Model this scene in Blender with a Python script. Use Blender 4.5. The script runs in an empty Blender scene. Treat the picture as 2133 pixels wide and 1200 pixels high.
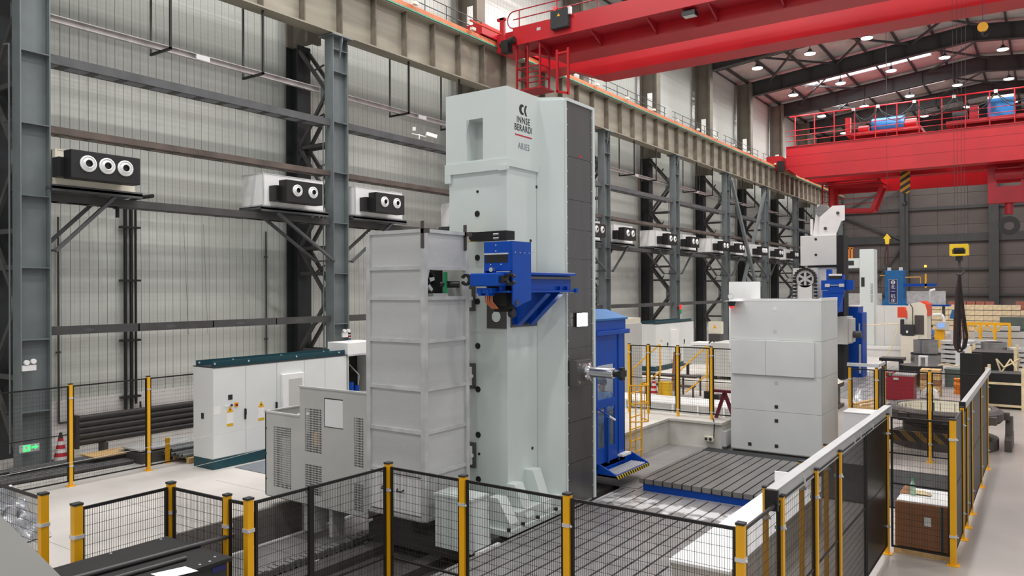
import bpy, math, random
from mathutils import Matrix, Vector
random.seed(7)
R = math.radians
scene = bpy.context.scene
COL = scene.collection

# ---------------------------------------------------------------- camera, world, light, exposure
CAM_H = 4.3
cam_d = bpy.data.cameras.new('camera'); cam = bpy.data.objects.new('camera', cam_d); COL.objects.link(cam)
cam_d.sensor_width = 36.0; cam_d.lens = 1605.8 / 2133 * 36.0; cam_d.clip_start = 0.05; cam_d.clip_end = 400
yaw, pitch, roll = R(34.965), R(0.129), R(-0.256)
fw = Vector((-math.sin(yaw) * math.cos(pitch), math.cos(yaw) * math.cos(pitch), math.sin(pitch)))
rt = Vector((math.cos(yaw), math.sin(yaw), 0)); up = rt.cross(fw)
r2 = rt * math.cos(roll) + up * math.sin(roll); u2 = up * math.cos(roll) - rt * math.sin(roll)
cam.matrix_world = Matrix(((r2.x, u2.x, -fw.x, 0), (r2.y, u2.y, -fw.y, 0), (r2.z, u2.z, -fw.z, CAM_H), (0, 0, 0, 1)))
scene.camera = cam
world = bpy.data.worlds.new('hall_ambient'); scene.world = world; world.use_nodes = True
bg = world.node_tree.nodes['Background']; bg.inputs[0].default_value = (0.95, 0.97, 1.0, 1); bg.inputs[1].default_value = 0.55
scene.view_settings.view_transform = 'Standard'; scene.view_settings.look = 'None'
scene.view_settings.exposure = 0.16; scene.view_settings.gamma = 1.0; scene.view_settings.use_curve_mapping = False
LAMP_W = 205.0      # power of one high-bay lamp

# ---------------------------------------------------------------- materials
MATS = {}
def lin(c):
    c = c / 255.0
    return c / 12.92 if c <= 0.04045 else ((c + 0.055) / 1.055) ** 2.4
def M(name, rgb, rough=0.5, metal=0.0, var=0.08, scale=2.0, bump=0.0, bscale=30.0, spec=0.5, stretch=(1, 1, 1), emit=0.0, alpha=1.0, detail=4.0, bdist=0.02):
    m = bpy.data.materials.new(name); m.use_nodes = True; nt = m.node_tree; N = nt.nodes; L = nt.links
    p = N['Principled BSDF']; col = (lin(rgb[0]), lin(rgb[1]), lin(rgb[2]), 1)
    p.inputs['Base Color'].default_value = col; p.inputs['Roughness'].default_value = rough; p.inputs['Metallic'].default_value = metal
    p.inputs['Specular IOR Level'].default_value = spec; p.inputs['Alpha'].default_value = alpha
    tc = N.new('ShaderNodeTexCoord'); mp = N.new('ShaderNodeMapping'); mp.inputs['Scale'].default_value = stretch
    L.new(tc.outputs['Object'], mp.inputs['Vector'])
    if var > 0:
        nz = N.new('ShaderNodeTexNoise'); nz.inputs['Scale'].default_value = scale; nz.inputs['Detail'].default_value = detail
        L.new(mp.outputs[0], nz.inputs['Vector'])
        rp = N.new('ShaderNodeValToRGB'); a, b = 1 - var * 1.6, 1 + var
        rp.color_ramp.elements[0].position = 0.3; rp.color_ramp.elements[1].position = 0.7
        rp.color_ramp.elements[0].color = tuple(min(1, k * a) for k in col[:3]) + (1,)
        rp.color_ramp.elements[1].color = tuple(min(1, k * b) for k in col[:3]) + (1,)
        L.new(nz.outputs['Fac'], rp.inputs[0]); L.new(rp.outputs[0], p.inputs['Base Color'])
    if bump > 0:
        n2 = N.new('ShaderNodeTexNoise'); n2.inputs['Scale'].default_value = bscale; n2.inputs['Detail'].default_value = 3
        L.new(mp.outputs[0], n2.inputs['Vector'])
        bp = N.new('ShaderNodeBump'); bp.inputs['Strength'].default_value = bump; bp.inputs['Distance'].default_value = bdist
        L.new(n2.outputs['Fac'], bp.inputs['Height']); L.new(bp.outputs[0], p.inputs['Normal'])
    if emit > 0:
        p.inputs['Emission Color'].default_value = col; p.inputs['Emission Strength'].default_value = emit
    MATS[name] = m
    return m
M('wall_sheet', (206, 208, 201), 0.3, 0, 0.07, 1.2, 1.0, 0.9, stretch=(0.2, 0.05, 1.6), bdist=0.12)
M('wall_dado', (224, 220, 217), 0.8, 0, 0.05, 1.5)
M('steel_paint', (110, 117, 118), 0.5, 0, 0.10, 1.5)
M('steel_dark', (70, 69, 68), 0.6, 0, 0.14, 2.0)
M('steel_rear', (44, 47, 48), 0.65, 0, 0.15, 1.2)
M('girt_grey', (82, 83, 85), 0.55, 0, 0.14, 2.5)
M('girt_rust', (94, 82, 75), 0.7, 0, 0.25, 1.3)
M('girder_paint', (150, 143, 128), 0.65, 0, 0.20, 0.8, stretch=(1, 0.3, 2.5))
M('girder_stiff', (110, 101, 88), 0.75, 0, 0.25, 1.6)
M('upper_col', (112, 106, 94), 0.7, 0, 0.15, 1.0)
M('galv', (200, 201, 200), 0.42, 0.12, 0.12, 3.0)
M('alu', (216, 217, 217), 0.35, 0.3, 0.05, 3.0)
M('tray', (190, 184, 182), 0.4, 0.35, 0.14, 2.0)
M('black', (26, 25, 25), 0.45, 0, 0.1, 4.0)
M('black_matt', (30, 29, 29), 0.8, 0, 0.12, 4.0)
M('fence_black', (20, 19, 19), 0.5, 0, 0.05, 4.0)
M('yellow', (242, 176, 8), 0.45, 0, 0.05, 3.0)
M('yellow_paint', (222, 178, 30), 0.5, 0, 0.12, 3.0)
M('crane_red', (182, 18, 30), 0.42, 0, 0.07, 0.7)
M('crane_red2', (160, 20, 34), 0.5, 0, 0.10, 1.2)
M('blue', (0, 72, 172), 0.4, 0, 0.05, 2.5, spec=0.3)
M('blue2', (20, 106, 170), 0.45, 0, 0.1, 2.0)
M('navy', (28, 32, 96), 0.5, 0, 0.04)
M('teal', (14, 66, 76), 0.45, 0, 0.06, 3.0)
M('machine_white', (214, 222, 219), 0.33, 0, 0.025, 1.0)
M('machine_grey', (218, 219, 216), 0.4, 0, 0.03, 1.2)
M('guard_grey', (192, 192, 187), 0.45, 0, 0.04, 1.5)
M('cabinet', (222, 224, 222), 0.4, 0, 0.02, 1.5)
M('white', (236, 236, 234), 0.45, 0, 0.03, 2.0)
M('cream', (224, 218, 200), 0.5, 0, 0.04, 2.0)
M('white_sheet', (244, 244, 243), 0.6, 0, 0.03, 2.0)
M('way_cover', (98, 96, 95), 0.30, 0.55, 0.08, 1.6, stretch=(1, 3, 0.4))
M('steel_plate', (150, 148, 147), 0.36, 0.3, 0.14, 2.2, 0.08, 14)
M('slot_black', (6, 6, 6), 1.0, 0, 0)  # near black, paints in the shade at the bottom of the slots
M('table_steel', (122, 120, 118), 0.32, 0.35, 0.12, 2.0, 0.05, 14)
M('steel_bright', (206, 206, 208), 0.16, 0.95, 0.05, 2.0)
M('steel_turned', (150, 148, 147), 0.32, 0.75, 0.12, 1.4, stretch=(1, 1, 8))
M('cast_dark', (84, 76, 72), 0.6, 0.2, 0.2, 2.0)
M('concrete', (206, 202, 193), 0.85, 0, 0.10, 1.6, 0.15, 12)
M('floor_paint', (200, 195, 189), 0.5, 0, 0.10, 0.55, 0.05, 6, detail=8)
M('floor_aisle', (168, 161, 154), 0.36, 0, 0.10, 0.5, 0.04, 5, detail=8)
M('pit_dark', (74, 70, 68), 0.8, 0, 0.2, 1.5)
M('pit_wall', (128, 121, 116), 0.85, 0, 0.15, 1.8)
M('rubber', (46, 47, 49), 0.7, 0, 0.1, 3.0)
M('plate_grey', (138, 136, 134), 0.5, 0.1, 0.08, 2.0)
M('mat_grey', (112, 118, 124), 0.7, 0, 0.06, 3.0)
M('pipe_dark', (72, 70, 70), 0.45, 0.2, 0.15, 3.0)
M('pipe_grey', (118, 122, 122), 0.4, 0.2, 0.1, 3.0)
M('wood', (206, 170, 116), 0.7, 0, 0.15, 3.0, stretch=(4, 1, 4))
M('wood_pale', (236, 216, 176), 0.7, 0, 0.12, 3.0)
M('wood_red', (176, 110, 92), 0.7, 0, 0.15, 3.0)
M('carton', (150, 104, 72), 0.75, 0, 0.06, 2.0)
M('red_cab', (140, 16, 36), 0.45, 0, 0.05, 2.0)
M('trestle', (122, 30, 58), 0.5, 0, 0.08, 2.0)
M('orange_red', (224, 74, 44), 0.45, 0, 0.04, 2.0)
M('orange', (232, 130, 22), 0.5, 0, 0.06, 3.0)
M('copper_rail', (214, 128, 84), 0.55, 0, 0.08, 3.0)
M('green_rail', (92, 166, 140), 0.55, 0, 0.05, 3.0)
M('green', (40, 168, 104), 0.5, 0, 0.05)
M('olive', (92, 104, 98), 0.6, 0, 0.08)
M('sling', (66, 44, 44), 0.8, 0, 0.2, 6.0)
M('rope', (70, 66, 66), 0.6, 0.3, 0)
M('ink', (36, 36, 40), 0.5, 0, 0)
M('ink_grey', (136, 142, 146), 0.5, 0, 0)
M('logo_red', (200, 28, 62), 0.5, 0, 0)
M('skin', (206, 150, 122), 0.55, 0, 0.03)
M('hair', (34, 28, 26), 0.7, 0, 0.05)
M('work_blue', (96, 128, 184), 0.75, 0, 0.1, 8.0)
M('roof_sheet', (204, 196, 192), 0.6, 0, 0.10, 1.0)
M('roof_beam', (66, 66, 66), 0.6, 0, 0.10, 1.0)
M('back_wall', (104, 96, 92), 0.75, 0, 0.10, 0.35, stretch=(0.6, 1, 1.4))
M('lamp_on', (255, 252, 250), 0.4, 0, 0, emit=6.0)
M('work_lamp_on', (255, 253, 248), 0.4, 0, 0, emit=9.0)
M('skylight_on', (250, 252, 255), 0.4, 0, 0, emit=1.7)
M('exit_on', (70, 255, 130), 0.4, 0, 0, emit=1.1)
M('screen_on', (120, 150, 200), 0.3, 0, 0, emit=0.7)
M('red_on', (255, 40, 36), 0.4, 0, 0, emit=1.0)
M('amber_on', (255, 150, 50), 0.4, 0, 0, emit=3.0)
M('plastic_film', (214, 216, 220), 0.22, 0.3, 0.25, 6.0)
M('bottle_green', (170, 214, 190), 0.15, 0, 0.05, 4.0, alpha=0.6)
M('polymer_screen', (24, 24, 26), 0.35, 0, 0.05, alpha=0.82)
M('beam_alu', (182, 184, 184), 0.38, 0.25, 0.04, 3.0)
M('duct_dark', (54, 50, 49), 0.5, 0.1, 0.12, 3.0)
M('mesh_sheet', (206, 207, 207), 0.5, 0.0, 0.06, 2.5, 0.3, 230, stretch=(0.1, 0.1, 1), alpha=0.88)
M('glass', (118, 132, 142), 0.06, 0, 0, alpha=0.3)
M('hook_yellow', (240, 200, 30), 0.45, 0, 0.06, 3.0)

for k_ in ('lamp_on', 'skylight_on', 'exit_on', 'screen_on', 'red_on', 'amber_on', 'work_lamp_on'): MATS[k_].cycles.emission_sampling = 'NONE'     # the lamps' own light objects do the lighting

def stain(base, y0, y1):        # pale coolant residue with a ragged outline, across the floor plates
    m = MATS[base].copy(); m.name = base + '_stained'; nt = m.node_tree; N = nt.nodes; L = nt.links; p = N['Principled BSDF']
    src = p.inputs['Base Color'].links[0].from_socket
    geo = N.new('ShaderNodeNewGeometry'); sp = N.new('ShaderNodeSeparateXYZ'); L.new(geo.outputs['Position'], sp.inputs[0])
    nz = N.new('ShaderNodeTexNoise'); nz.inputs['Scale'].default_value = 3.2; nz.inputs['Detail'].default_value = 7; L.new(geo.outputs['Position'], nz.inputs['Vector'])
    def math_(op, a, b):
        n = N.new('ShaderNodeMath'); n.operation = op
        for i, v in enumerate((a, b)):
            if isinstance(v, (int, float)): n.inputs[i].default_value = v
            else: L.new(v, n.inputs[i])
        return n.outputs[0]
    c, h = (y0 + y1) / 2, (y1 - y0) / 2
    d = math_('ABSOLUTE', math_('SUBTRACT', sp.outputs['Y'], c), 0)
    k = math_('SUBTRACT', 1.0, math_('DIVIDE', d, h))
    k = math_('ADD', k, math_('MULTIPLY', math_('SUBTRACT', nz.outputs['Fac'], 0.6), 3.6))
    rp = N.new('ShaderNodeValToRGB'); rp.color_ramp.elements[0].position = 0.12; rp.color_ramp.elements[1].position = 0.5; L.new(k, rp.inputs[0])
    mx = N.new('ShaderNodeMix'); mx.data_type = 'RGBA'; L.new(rp.outputs[0], mx.inputs['Factor']); L.new(src, mx.inputs['A'])
    mx.inputs['B'].default_value = (0.78, 0.78, 0.78, 1); L.new(mx.outputs['Result'], p.inputs['Base Color'])
    MATS[m.name] = m
stain('steel_plate', 13.5, 14.8)

def stripes(name, ca, cb, scale, axis=(1, 0, 1), rough=0.55):
    m = bpy.data.materials.new(name); m.use_nodes = True; nt = m.node_tree; N = nt.nodes; L = nt.links; p = N['Principled BSDF']
    tc = N.new('ShaderNodeTexCoord'); d = N.new('ShaderNodeVectorMath'); d.operation = 'DOT_PRODUCT'; d.inputs[1].default_value = axis
    L.new(tc.outputs['Object'], d.inputs[0])
    f = N.new('ShaderNodeMath'); f.operation = 'MULTIPLY'; f.inputs[1].default_value = scale; L.new(d.outputs['Value'], f.inputs[0])
    fr = N.new('ShaderNodeMath'); fr.operation = 'FRACT'; L.new(f.outputs[0], fr.inputs[0])
    gt = N.new('ShaderNodeMath'); gt.operation = 'GREATER_THAN'; gt.inputs[1].default_value = 0.5; L.new(fr.outputs[0], gt.inputs[0])
    mx = N.new('ShaderNodeMix'); mx.data_type = 'RGBA'; L.new(gt.outputs[0], mx.inputs['Factor'])
    mx.inputs['A'].default_value = tuple(lin(k) for k in ca) + (1,); mx.inputs['B'].default_value = tuple(lin(k) for k in cb) + (1,)
    L.new(mx.outputs['Result'], p.inputs['Base Color']); p.inputs['Roughness'].default_value = rough
    MATS[name] = m
stripes('hazard', (232, 200, 40), (24, 24, 22), 9.0, (0, 1, 0.8))
stripes('hazard_big', (196, 140, 30), (40, 34, 28), 1.3, (0.9, 0, -1.4))
stripes('hazard_dull', (120, 92, 34), (44, 38, 34), 3.0, (1, 0, 1))
stripes('hazard_x', (232, 200, 40), (24, 24, 22), 7.0, (1, 0, 1))
stripes('cone_bands', (196, 30, 48), (232, 228, 224), 5.2, (0, 0, 1))

# ---------------------------------------------------------------- mesh helpers
class B:
    def __init__(s): s.v = []; s.f = []; s.s = []
    def face(s, pts, smooth=False):
        n = len(s.v); s.v += [tuple(p) for p in pts]; s.f.append(tuple(range(n, n + len(pts)))); s.s.append(smooth); return s
    def box(s, x0, y0, z0, x1, y1, z1):
        x0, x1 = sorted((x0, x1)); y0, y1 = sorted((y0, y1)); z0, z1 = sorted((z0, z1)); n = len(s.v)
        s.v += [(x0, y0, z0), (x1, y0, z0), (x1, y1, z0), (x0, y1, z0), (x0, y0, z1), (x1, y0, z1), (x1, y1, z1), (x0, y1, z1)]
        for q in ((3, 2, 1, 0), (4, 5, 6, 7), (0, 1, 5, 4), (1, 2, 6, 5), (2, 3, 7, 6), (3, 0, 4, 7)): s.f.append(tuple(n + i for i in q)); s.s.append(False)
        return s
    def cb(s, cx, cy, cz, sx, sy, sz): return s.box(cx - sx / 2, cy - sy / 2, cz - sz / 2, cx + sx / 2, cy + sy / 2, cz + sz / 2)
    def frame(s, p, q):
        p, q = Vector(p), Vector(q); d = (q - p).normalized(); a = Vector((0, 0, 1)) if abs(d.z) < 0.9 else Vector((1, 0, 0))
        u = d.cross(a).normalized(); w = u.cross(d).normalized(); return p, q, u, w
    def bar(s, p, q, w, h=None, caps=True):           # rectangular bar from p to q: w across, h up
        h = h or w; p, q, u, t = s.frame(p, q); n = len(s.v)
        for c in (p, q):
            for a, b in ((-1, -1), (1, -1), (1, 1), (-1, 1)): s.v.append(tuple(c + u * (a * w / 2) + t * (b * h / 2)))
        for i in range(4): s.f.append((n + i, n + (i + 1) % 4, n + 4 + (i + 1) % 4, n + 4 + i)); s.s.append(False)
        if caps: s.f += [(n + 3, n + 2, n + 1, n), (n + 4, n + 5, n + 6, n + 7)]; s.s += [False, False]
        return s
    def tube(s, p, q, r, n=12, r2=None, caps=True):
        r2 = r if r2 is None else r2; p, q, u, t = s.frame(p, q); k = len(s.v)
        ring = [(math.cos(2 * math.pi * i / n), math.sin(2 * math.pi * i / n)) for i in range(n)]
        for c, rr in ((p, r), (q, r2)):
            for a, b in ring: s.v.append(tuple(c + u * (a * rr) + t * (b * rr)))
        for i in range(n): s.f.append((k + i, k + (i + 1) % n, k + n + (i + 1) % n, k + n + i)); s.s.append(True)
        if caps:
            for c, rr, rev in ((p, r, True), (q, r2, False)):
                if rr > 1e-5:
                    pts = [tuple(c + u * (a * rr) + t * (b * rr)) for a, b in ring]; s.face(pts[::-1] if rev else pts)
        return s
    def path(s, pts, r, n=8):
        for a, b in zip(pts[:-1], pts[1:]): s.tube(a, b, r, n, caps=False)
        pa = Vector(pts[0]); s.tube(pts[0], pa + (Vector(pts[0]) - Vector(pts[1])).normalized() * 0.001, r, n); s.tube(pts[-1], Vector(pts[-1]) + (Vector(pts[-1]) - Vector(pts[-2])).normalized() * 0.001, r, n)
        return s
    def prism(s, poly, axis, a, b):                   # polygon in the two other axes, extruded a..b
        def P(u, w, k): return {'x': (k, u, w), 'y': (u, k, w), 'z': (u, w, k)}[axis]
        m = len(poly); s.face([P(u, w, a) for u, w in poly]); s.face([P(u, w, b) for u, w in poly][::-1])
        for i in range(m):
            (u0, w0), (u1, w1) = poly[i], poly[(i + 1) % m]; s.face([P(u0, w0, a), P(u0, w0, b), P(u1, w1, b), P(u1, w1, a)])
        return s
    def ring(s, c, axis, r_in, r_out, h, n=32):       # annular slab starting at c along +axis
        def P(ang, r, k):
            a, b = math.cos(ang) * r, math.sin(ang) * r
            return {'x': (c[0] + k, c[1] + a, c[2] + b), 'y': (c[0] + a, c[1] + k, c[2] + b), 'z': (c[0] + a, c[1] + b, c[2] + k)}[axis]
        for i in range(n):
            t0, t1 = 2 * math.pi * i / n, 2 * math.pi * (i + 1) / n
            s.face([P(t0, r_in, h), P(t0, r_out, h), P(t1, r_out, h), P(t1, r_in, h)]); s.face([P(t0, r_in, 0), P(t1, r_in, 0), P(t1, r_out, 0), P(t0, r_out, 0)])
            s.face([P(t0, r_out, 0), P(t1, r_out, 0), P(t1, r_out, h), P(t0, r_out, h)]); s.face([P(t0, r_in, 0), P(t0, r_in, h), P(t1, r_in, h), P(t1, r_in, 0)])
        return s
    def lathe(s, c, prof, n=28, axis='z'):            # profile of (r, k)
        def P(ang, r, k):
            a, b = math.cos(ang) * r, math.sin(ang) * r
            return {'x': (c[0] + k, c[1] + a, c[2] + b), 'y': (c[0] + a, c[1] + k, c[2] + b), 'z': (c[0] + a, c[1] + b, c[2] + k)}[axis]
        for (r0, k0), (r1, k1) in zip(prof[:-1], prof[1:]):
            for i in range(n):
                t0, t1 = 2 * math.pi * i / n, 2 * math.pi * (i + 1) / n
                pts = [P(t0, r0, k0), P(t1, r0, k0), P(t1, r1, k1), P(t0, r1, k1)]
                if r0 < 1e-6: pts = pts[1:] if False else [P(t0, 0, k0), P(t1, r1, k1), P(t0, r1, k1)]
                elif r1 < 1e-6: pts = [P(t0, r0, k0), P(t1, r0, k0), P(t0, 0, k1)]
                s.face(pts)
        return s
    def grid(s, fn, nu, nv, smooth=True):
        n = len(s.v)
        for i in range(nu + 1):
            for j in range(nv + 1): s.v.append(tuple(fn(i / nu, j / nv)))
        for i in range(nu):
            for j in range(nv): a = n + i * (nv + 1) + j; s.f.append((a, a + nv + 1, a + nv + 2, a + 1)); s.s.append(smooth)
        return s
    def mesh(s, name, off=(0, 0, 0)):
        me = bpy.data.meshes.new(name); me.from_pydata([(x - off[0], y - off[1], z - off[2]) for x, y, z in s.v], [], s.f); me.update()
        me.polygons.foreach_set('use_smooth', s.s); return me
def link(o, parent=None):
    COL.objects.link(o)
    if parent is not None: o.parent = parent
    return o
def tag(o, label=None, cat=None, group=None, kind=None):
    for k, v in (('label', label), ('category', cat), ('group', group), ('kind', kind)):
        if v: o[k] = v
    return o
def bev(o, w=0.008, seg=2):
    md = o.modifiers.new('bevel', 'BEVEL'); md.width = w; md.segments = seg; md.limit_method = 'ANGLE'; md.angle_limit = R(40); return o
class T:                                              # a thing: an Empty at its base with parts under it
    def __init__(s, name, label, cat, loc=(0, 0, 0), group=None, kind=None):
        s.loc = Vector(loc); s.o = link(bpy.data.objects.new(name, None)); s.o.location = loc; s.o.empty_display_size = 0.2; tag(s.o, label, cat, group, kind)
    def each(s, name, mat, boxes, sub=None):
        return [s.p(name, B().box(*q), mat, sub) for q in boxes]
    def p(s, name, b, mat, sub=None, label=None, bevel=0, kind=None):
        off = s.loc if s.loc is not None else (0, 0, 0)
        o = bpy.data.objects.new(name, b.mesh(name, off)); o.data.materials.append(MATS[mat]); link(o, sub or s.o)
        tag(o, label, None, None, kind)
        if bevel: bev(o, bevel)
        return o
def single(name, b, mat, label, cat, loc=(0, 0, 0), group=None, bevel=0, kind=None):
    o = bpy.data.objects.new(name, b.mesh(name, loc)); o.location = loc; o.data.materials.append(MATS[mat]); link(o); tag(o, label, cat, group, kind)
    if bevel: bev(o, bevel)
    return o
def struct(name, b, mat, parent=None, label=None):
    o = bpy.data.objects.new(name, b.mesh(name)); o.data.materials.append(MATS[mat]); link(o, parent)
    if parent is None: o['kind'] = 'structure'
    if label: o['label'] = label
    return o
def piece(name, me, mat, parent, loc=(0, 0, 0)):      # a cheap piece sharing its mesh
    if mat and not me.materials: me.materials.append(MATS[mat])
    o = bpy.data.objects.new(name, me); o.location = loc; link(o, parent); return o
def copy_tree(o, loc, label=None, group=None, rz=None):
    c = o.copy(); COL.objects.link(c); c.location = loc
    if label: c['label'] = label
    if group: c['group'] = group
    if rz is not None: c.rotation_euler[2] = rz
    for ch in o.children:
        d = ch.copy(); COL.objects.link(d); d.parent = c
        for gch in ch.children:
            e = gch.copy(); COL.objects.link(e); e.parent = d
    return c
def text(body, size, mat, parent, name, loc, rot, offset=0.0, xs=1.0, align='CENTER', spacing=1.0):
    cu = bpy.data.curves.new(name, 'FONT'); cu.body = body; cu.size = size; cu.align_x = align; cu.align_y = 'CENTER'; cu.extrude = 0.0015; cu.offset = offset; cu.space_character = spacing
    t = bpy.data.objects.new(name, cu); COL.objects.link(t); bpy.context.view_layer.update()
    me = bpy.data.meshes.new_from_object(t.evaluated_get(bpy.context.evaluated_depsgraph_get())); COL.objects.unlink(t); bpy.data.objects.remove(t)
    me.materials.clear(); me.materials.append(MATS[mat]); o = bpy.data.objects.new(name, me); link(o, parent)
    o.location = loc; o.rotation_euler = rot; o.scale = (xs, 1, 1); return o
ORD = ['first', 'second', 'third', 'fourth', 'fifth', 'sixth', 'seventh', 'eighth', 'ninth', 'tenth', 'eleventh', 'twelfth', 'thirteenth', 'fourteenth', 'fifteenth']

# ================================================================ THE HALL
BAY = 9.8
YC = [8.35 + BAY * i for i in range(10)]
RY = [58.1 + 9.9 * (i - 5) for i in range(-1, 10)]      # rafter and lamp rows
YEND = 100.0
b = B().box(-23.2, -8, -0.3, -12.75, YEND, 0).box(-12.75, 16.8, -0.3, -7.7, YEND, 0).box(-12.75, -8, -0.3, -7.7, 2.5, 0)
floor = struct('floor', b, 'floor_paint', label='pale painted concrete hall floor')
b = B().box(-4.05, -8, -0.3, 13, YEND, 0).box(-7.7, -8, -0.3, -4.05, 8.0, 0).box(-7.7, 15.05, -0.3, -4.05, YEND, 0)
struct('aisle_slab', b, 'floor_aisle', floor, 'smoother grey brown aisle floor')
struct('plate_bed', B().box(-7.7, 8.0, -0.3, -4.05, 15.05, -0.2), 'slot_black', floor)
# pit with the column bed
b = B().box(-12.75, 2.52, -1.6, -12.70, 16.78, -0.004).box(-7.76, 2.52, -1.6, -7.71, 16.78, -0.1).box(-12.75, 2.51, -1.6, -7.71, 2.56, -0.004).box(-12.75, 16.74, -1.6, -7.71, 16.79, -0.004)
struct('pit_side', b, 'pit_wall', floor, 'raw concrete side of the machine pit')
struct('pit_bottom', B().box(-12.75, 2.5, -1.65, -7.7, 16.8, -1.6), 'pit_dark', floor)
b = B()
for y in (4.2, 6.3, 8.4, 10.5, 12.6): b.box(-15.6, y, 0.0005, -12.75, y + 0.006, 0.002)
struct('floor_joint', b, 'mat_grey', floor)

# left wall: dado, metal sheet strips, backing
wall = struct('wall_left', B().box(-23.2, -8, 0, -22.97, YEND, 23), 'girt_grey', label='metal sheet clad long wall')
struct('dado', B().box(-22.97, -8, 0, -22.86, YEND, 1.22), 'wall_dado', wall, 'white painted dado at the foot of the wall')
strip = B()
for x, z0, z1 in ((-22.905, 1.22, 5.42), (-22.915, 5.40, 8.75), (-22.925, 8.73, 13.0), (-22.93, 12.98, 22.4)):
    strip.box(x - 0.03, 0.006, z0, x, 0.252, z1); strip.box(x, 0.11, z0, x + 0.004, 0.15, z1)
sm = strip.mesh('panel')
y = 6.9
for i in range(288): piece('panel', sm, 'wall_sheet', wall, (0, y + 0.26 * i, 0))
far = B(); y = 6.9 + 0.26 * 288
while y < YEND: far.box(-22.95, y + 0.006, 1.22, -22.91, y + 0.252, 22.4); y += 0.26
tag(struct('panel_run', far, 'wall_sheet', wall), kind='stuff')

# back wall
bw = struct('wall_back', B().box(-23.2, YEND, 0, 13, YEND + 0.3, 25), 'back_wall', label='dim brown grey end wall')
pm = B().box(0.02, -0.06, 0.02, 2.96, 0, 3.52).mesh('panel')
for i in range(8):
    for j in range(6): piece('panel', pm, 'back_wall', bw, (-22.5 + i * 2.98, YEND, 0.8 + j * 3.55))
for k, (x, w) in enumerate(((-13.9, 0.9), (-5.1, 0.95), (-21.0, 0.8))):
    t = T('gable_column', ['dark steel column on the end wall left of the hanging hooks', 'dark steel column on the end wall above the timber stacks', 'dark steel column at the corner of the end wall'][k], 'column', (x, YEND - 0.6, 0))
    t.p('flange', B().box(x - w / 2, YEND - 1.0, 0, x + w / 2, YEND - 0.96, 24), 'roof_beam'); t.p('web', B().box(x - 0.03, YEND - 0.96, 0, x + 0.03, YEND - 0.2, 24), 'roof_beam'); t.p('flange', B().box(x - w / 2, YEND - 0.2, 0, x + w / 2, YEND - 0.16, 24), 'roof_beam')
for k, (z, h) in enumerate(((9.5, 0.9), (13.2, 0.35), (6.3, 0.25), (17.0, 0.5), (3.4, 0.25))):
    single('wall_girt', B().box(-22.9, YEND - 0.45, z, 4, YEND - 0.1, z + h), 'roof_beam', ['deep dark girt across the end wall at half height', 'thin dark girt on the end wall above the deep one', 'thin dark girt on the end wall below the deep one', 'high dark girt on the end wall behind the far crane', 'lowest dark girt on the end wall above the timber'][k], 'girt', (-10, YEND - 0.3, z))
for k, (p, q) in enumerate((((-21, 13.2), (-14.2, 17.0)), ((-21, 13.2), (-14.2, 9.9)), ((-18, 3.5), (-14, 9.4)))):
    single('wall_brace', B().bar((p[0], YEND - 0.55, p[1]), (q[0], YEND - 0.55, q[1]), 0.2), 'roof_beam', ['dark diagonal brace rising on the end wall under the crane cab', 'dark diagonal brace falling on the end wall under the crane cab', 'dark diagonal brace low on the end wall beside the blue mill'][k], 'brace', (p[0], YEND - 0.55, p[1]))

# roof: slope, purlins, rafters
def zr(x): return 21.4 + (x + 20) * 0.107 if x < -5 else 23.0 - (x + 5) * 0.107
ceil_ = struct('ceiling', B().prism([(-23.2, zr(-23.2) + 1.55), (-5, zr(-5) + 1.55), (13, zr(13) + 1.55), (13, zr(13) + 1.75), (-5, zr(-5) + 1.75), (-23.2, zr(-23.2) + 1.75)], 'y', -8, YEND), 'roof_sheet', label='pale ribbed underside of the pitched roof')
for x in [-22.0 + 2.42 * i for i in range(15)]:
    struct('purlin', B().box(x - 0.06, -8, zr(x) + 1.28, x + 0.06, YEND, zr(x) + 1.53), 'roof_beam', ceil_)
for i in range(-1, 9):      # roof sheet laps
    struct('sheet_lap', B().prism([(-23, zr(-23) + 1.51), (-5, zr(-5) + 1.51), (13, zr(13) + 1.51), (13, zr(13) + 1.55), (-5, zr(-5) + 1.55), (-23, zr(-23) + 1.55)], 'y', RY[0] + 9.9 * (i + 1) + 5, RY[0] + 9.9 * (i + 1) + 5.06), 'roof_beam', ceil_)
pts = [(-22.4, zr(-22.4)), (-5, zr(-5)), (12.4, zr(12.4))]
def chord(a, bb, y0, y1):
    return B().prism([(x, z + a) for x, z in pts] + [(x, z + bb) for x, z in pts[::-1]], 'y', y0, y1)
raft = T('roof_rafter', 'roof rafter', 'rafter', (0, 0, 0), 'roof rafters')
raft.p('bottom_flange', chord(0, 0.05, -0.25, 0.25), 'roof_beam'); raft.p('web', chord(0.05, 1.2, -0.02, 0.02), 'roof_beam'); raft.p('top_flange', chord(1.2, 1.25, -0.25, 0.25), 'roof_beam')
rs = B()
for k in range(14):
    x = -21.4 + 2.4 * k; rs.box(x - 0.015, -0.24, zr(x) + 0.05, x + 0.015, 0.24, zr(x) + 1.2)
raft.p('stiffener_row', rs, 'roof_beam', kind='stuff')
ry = RY[1:]
raft.o.location = (0, ry[5], 0); raft.o['label'] = 'dark roof rafter nearest the camera, just behind the near crane'
for k, i in enumerate((6, 7, 8, 9)): copy_tree(raft.o, (0, ry[i], 0), ['second dark roof rafter, in front of the bright skylight', 'third dark roof rafter, behind the first skylight', 'fourth dark roof rafter, just above the far crane', 'farthest dark roof rafter, at the end wall'][k])
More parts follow.
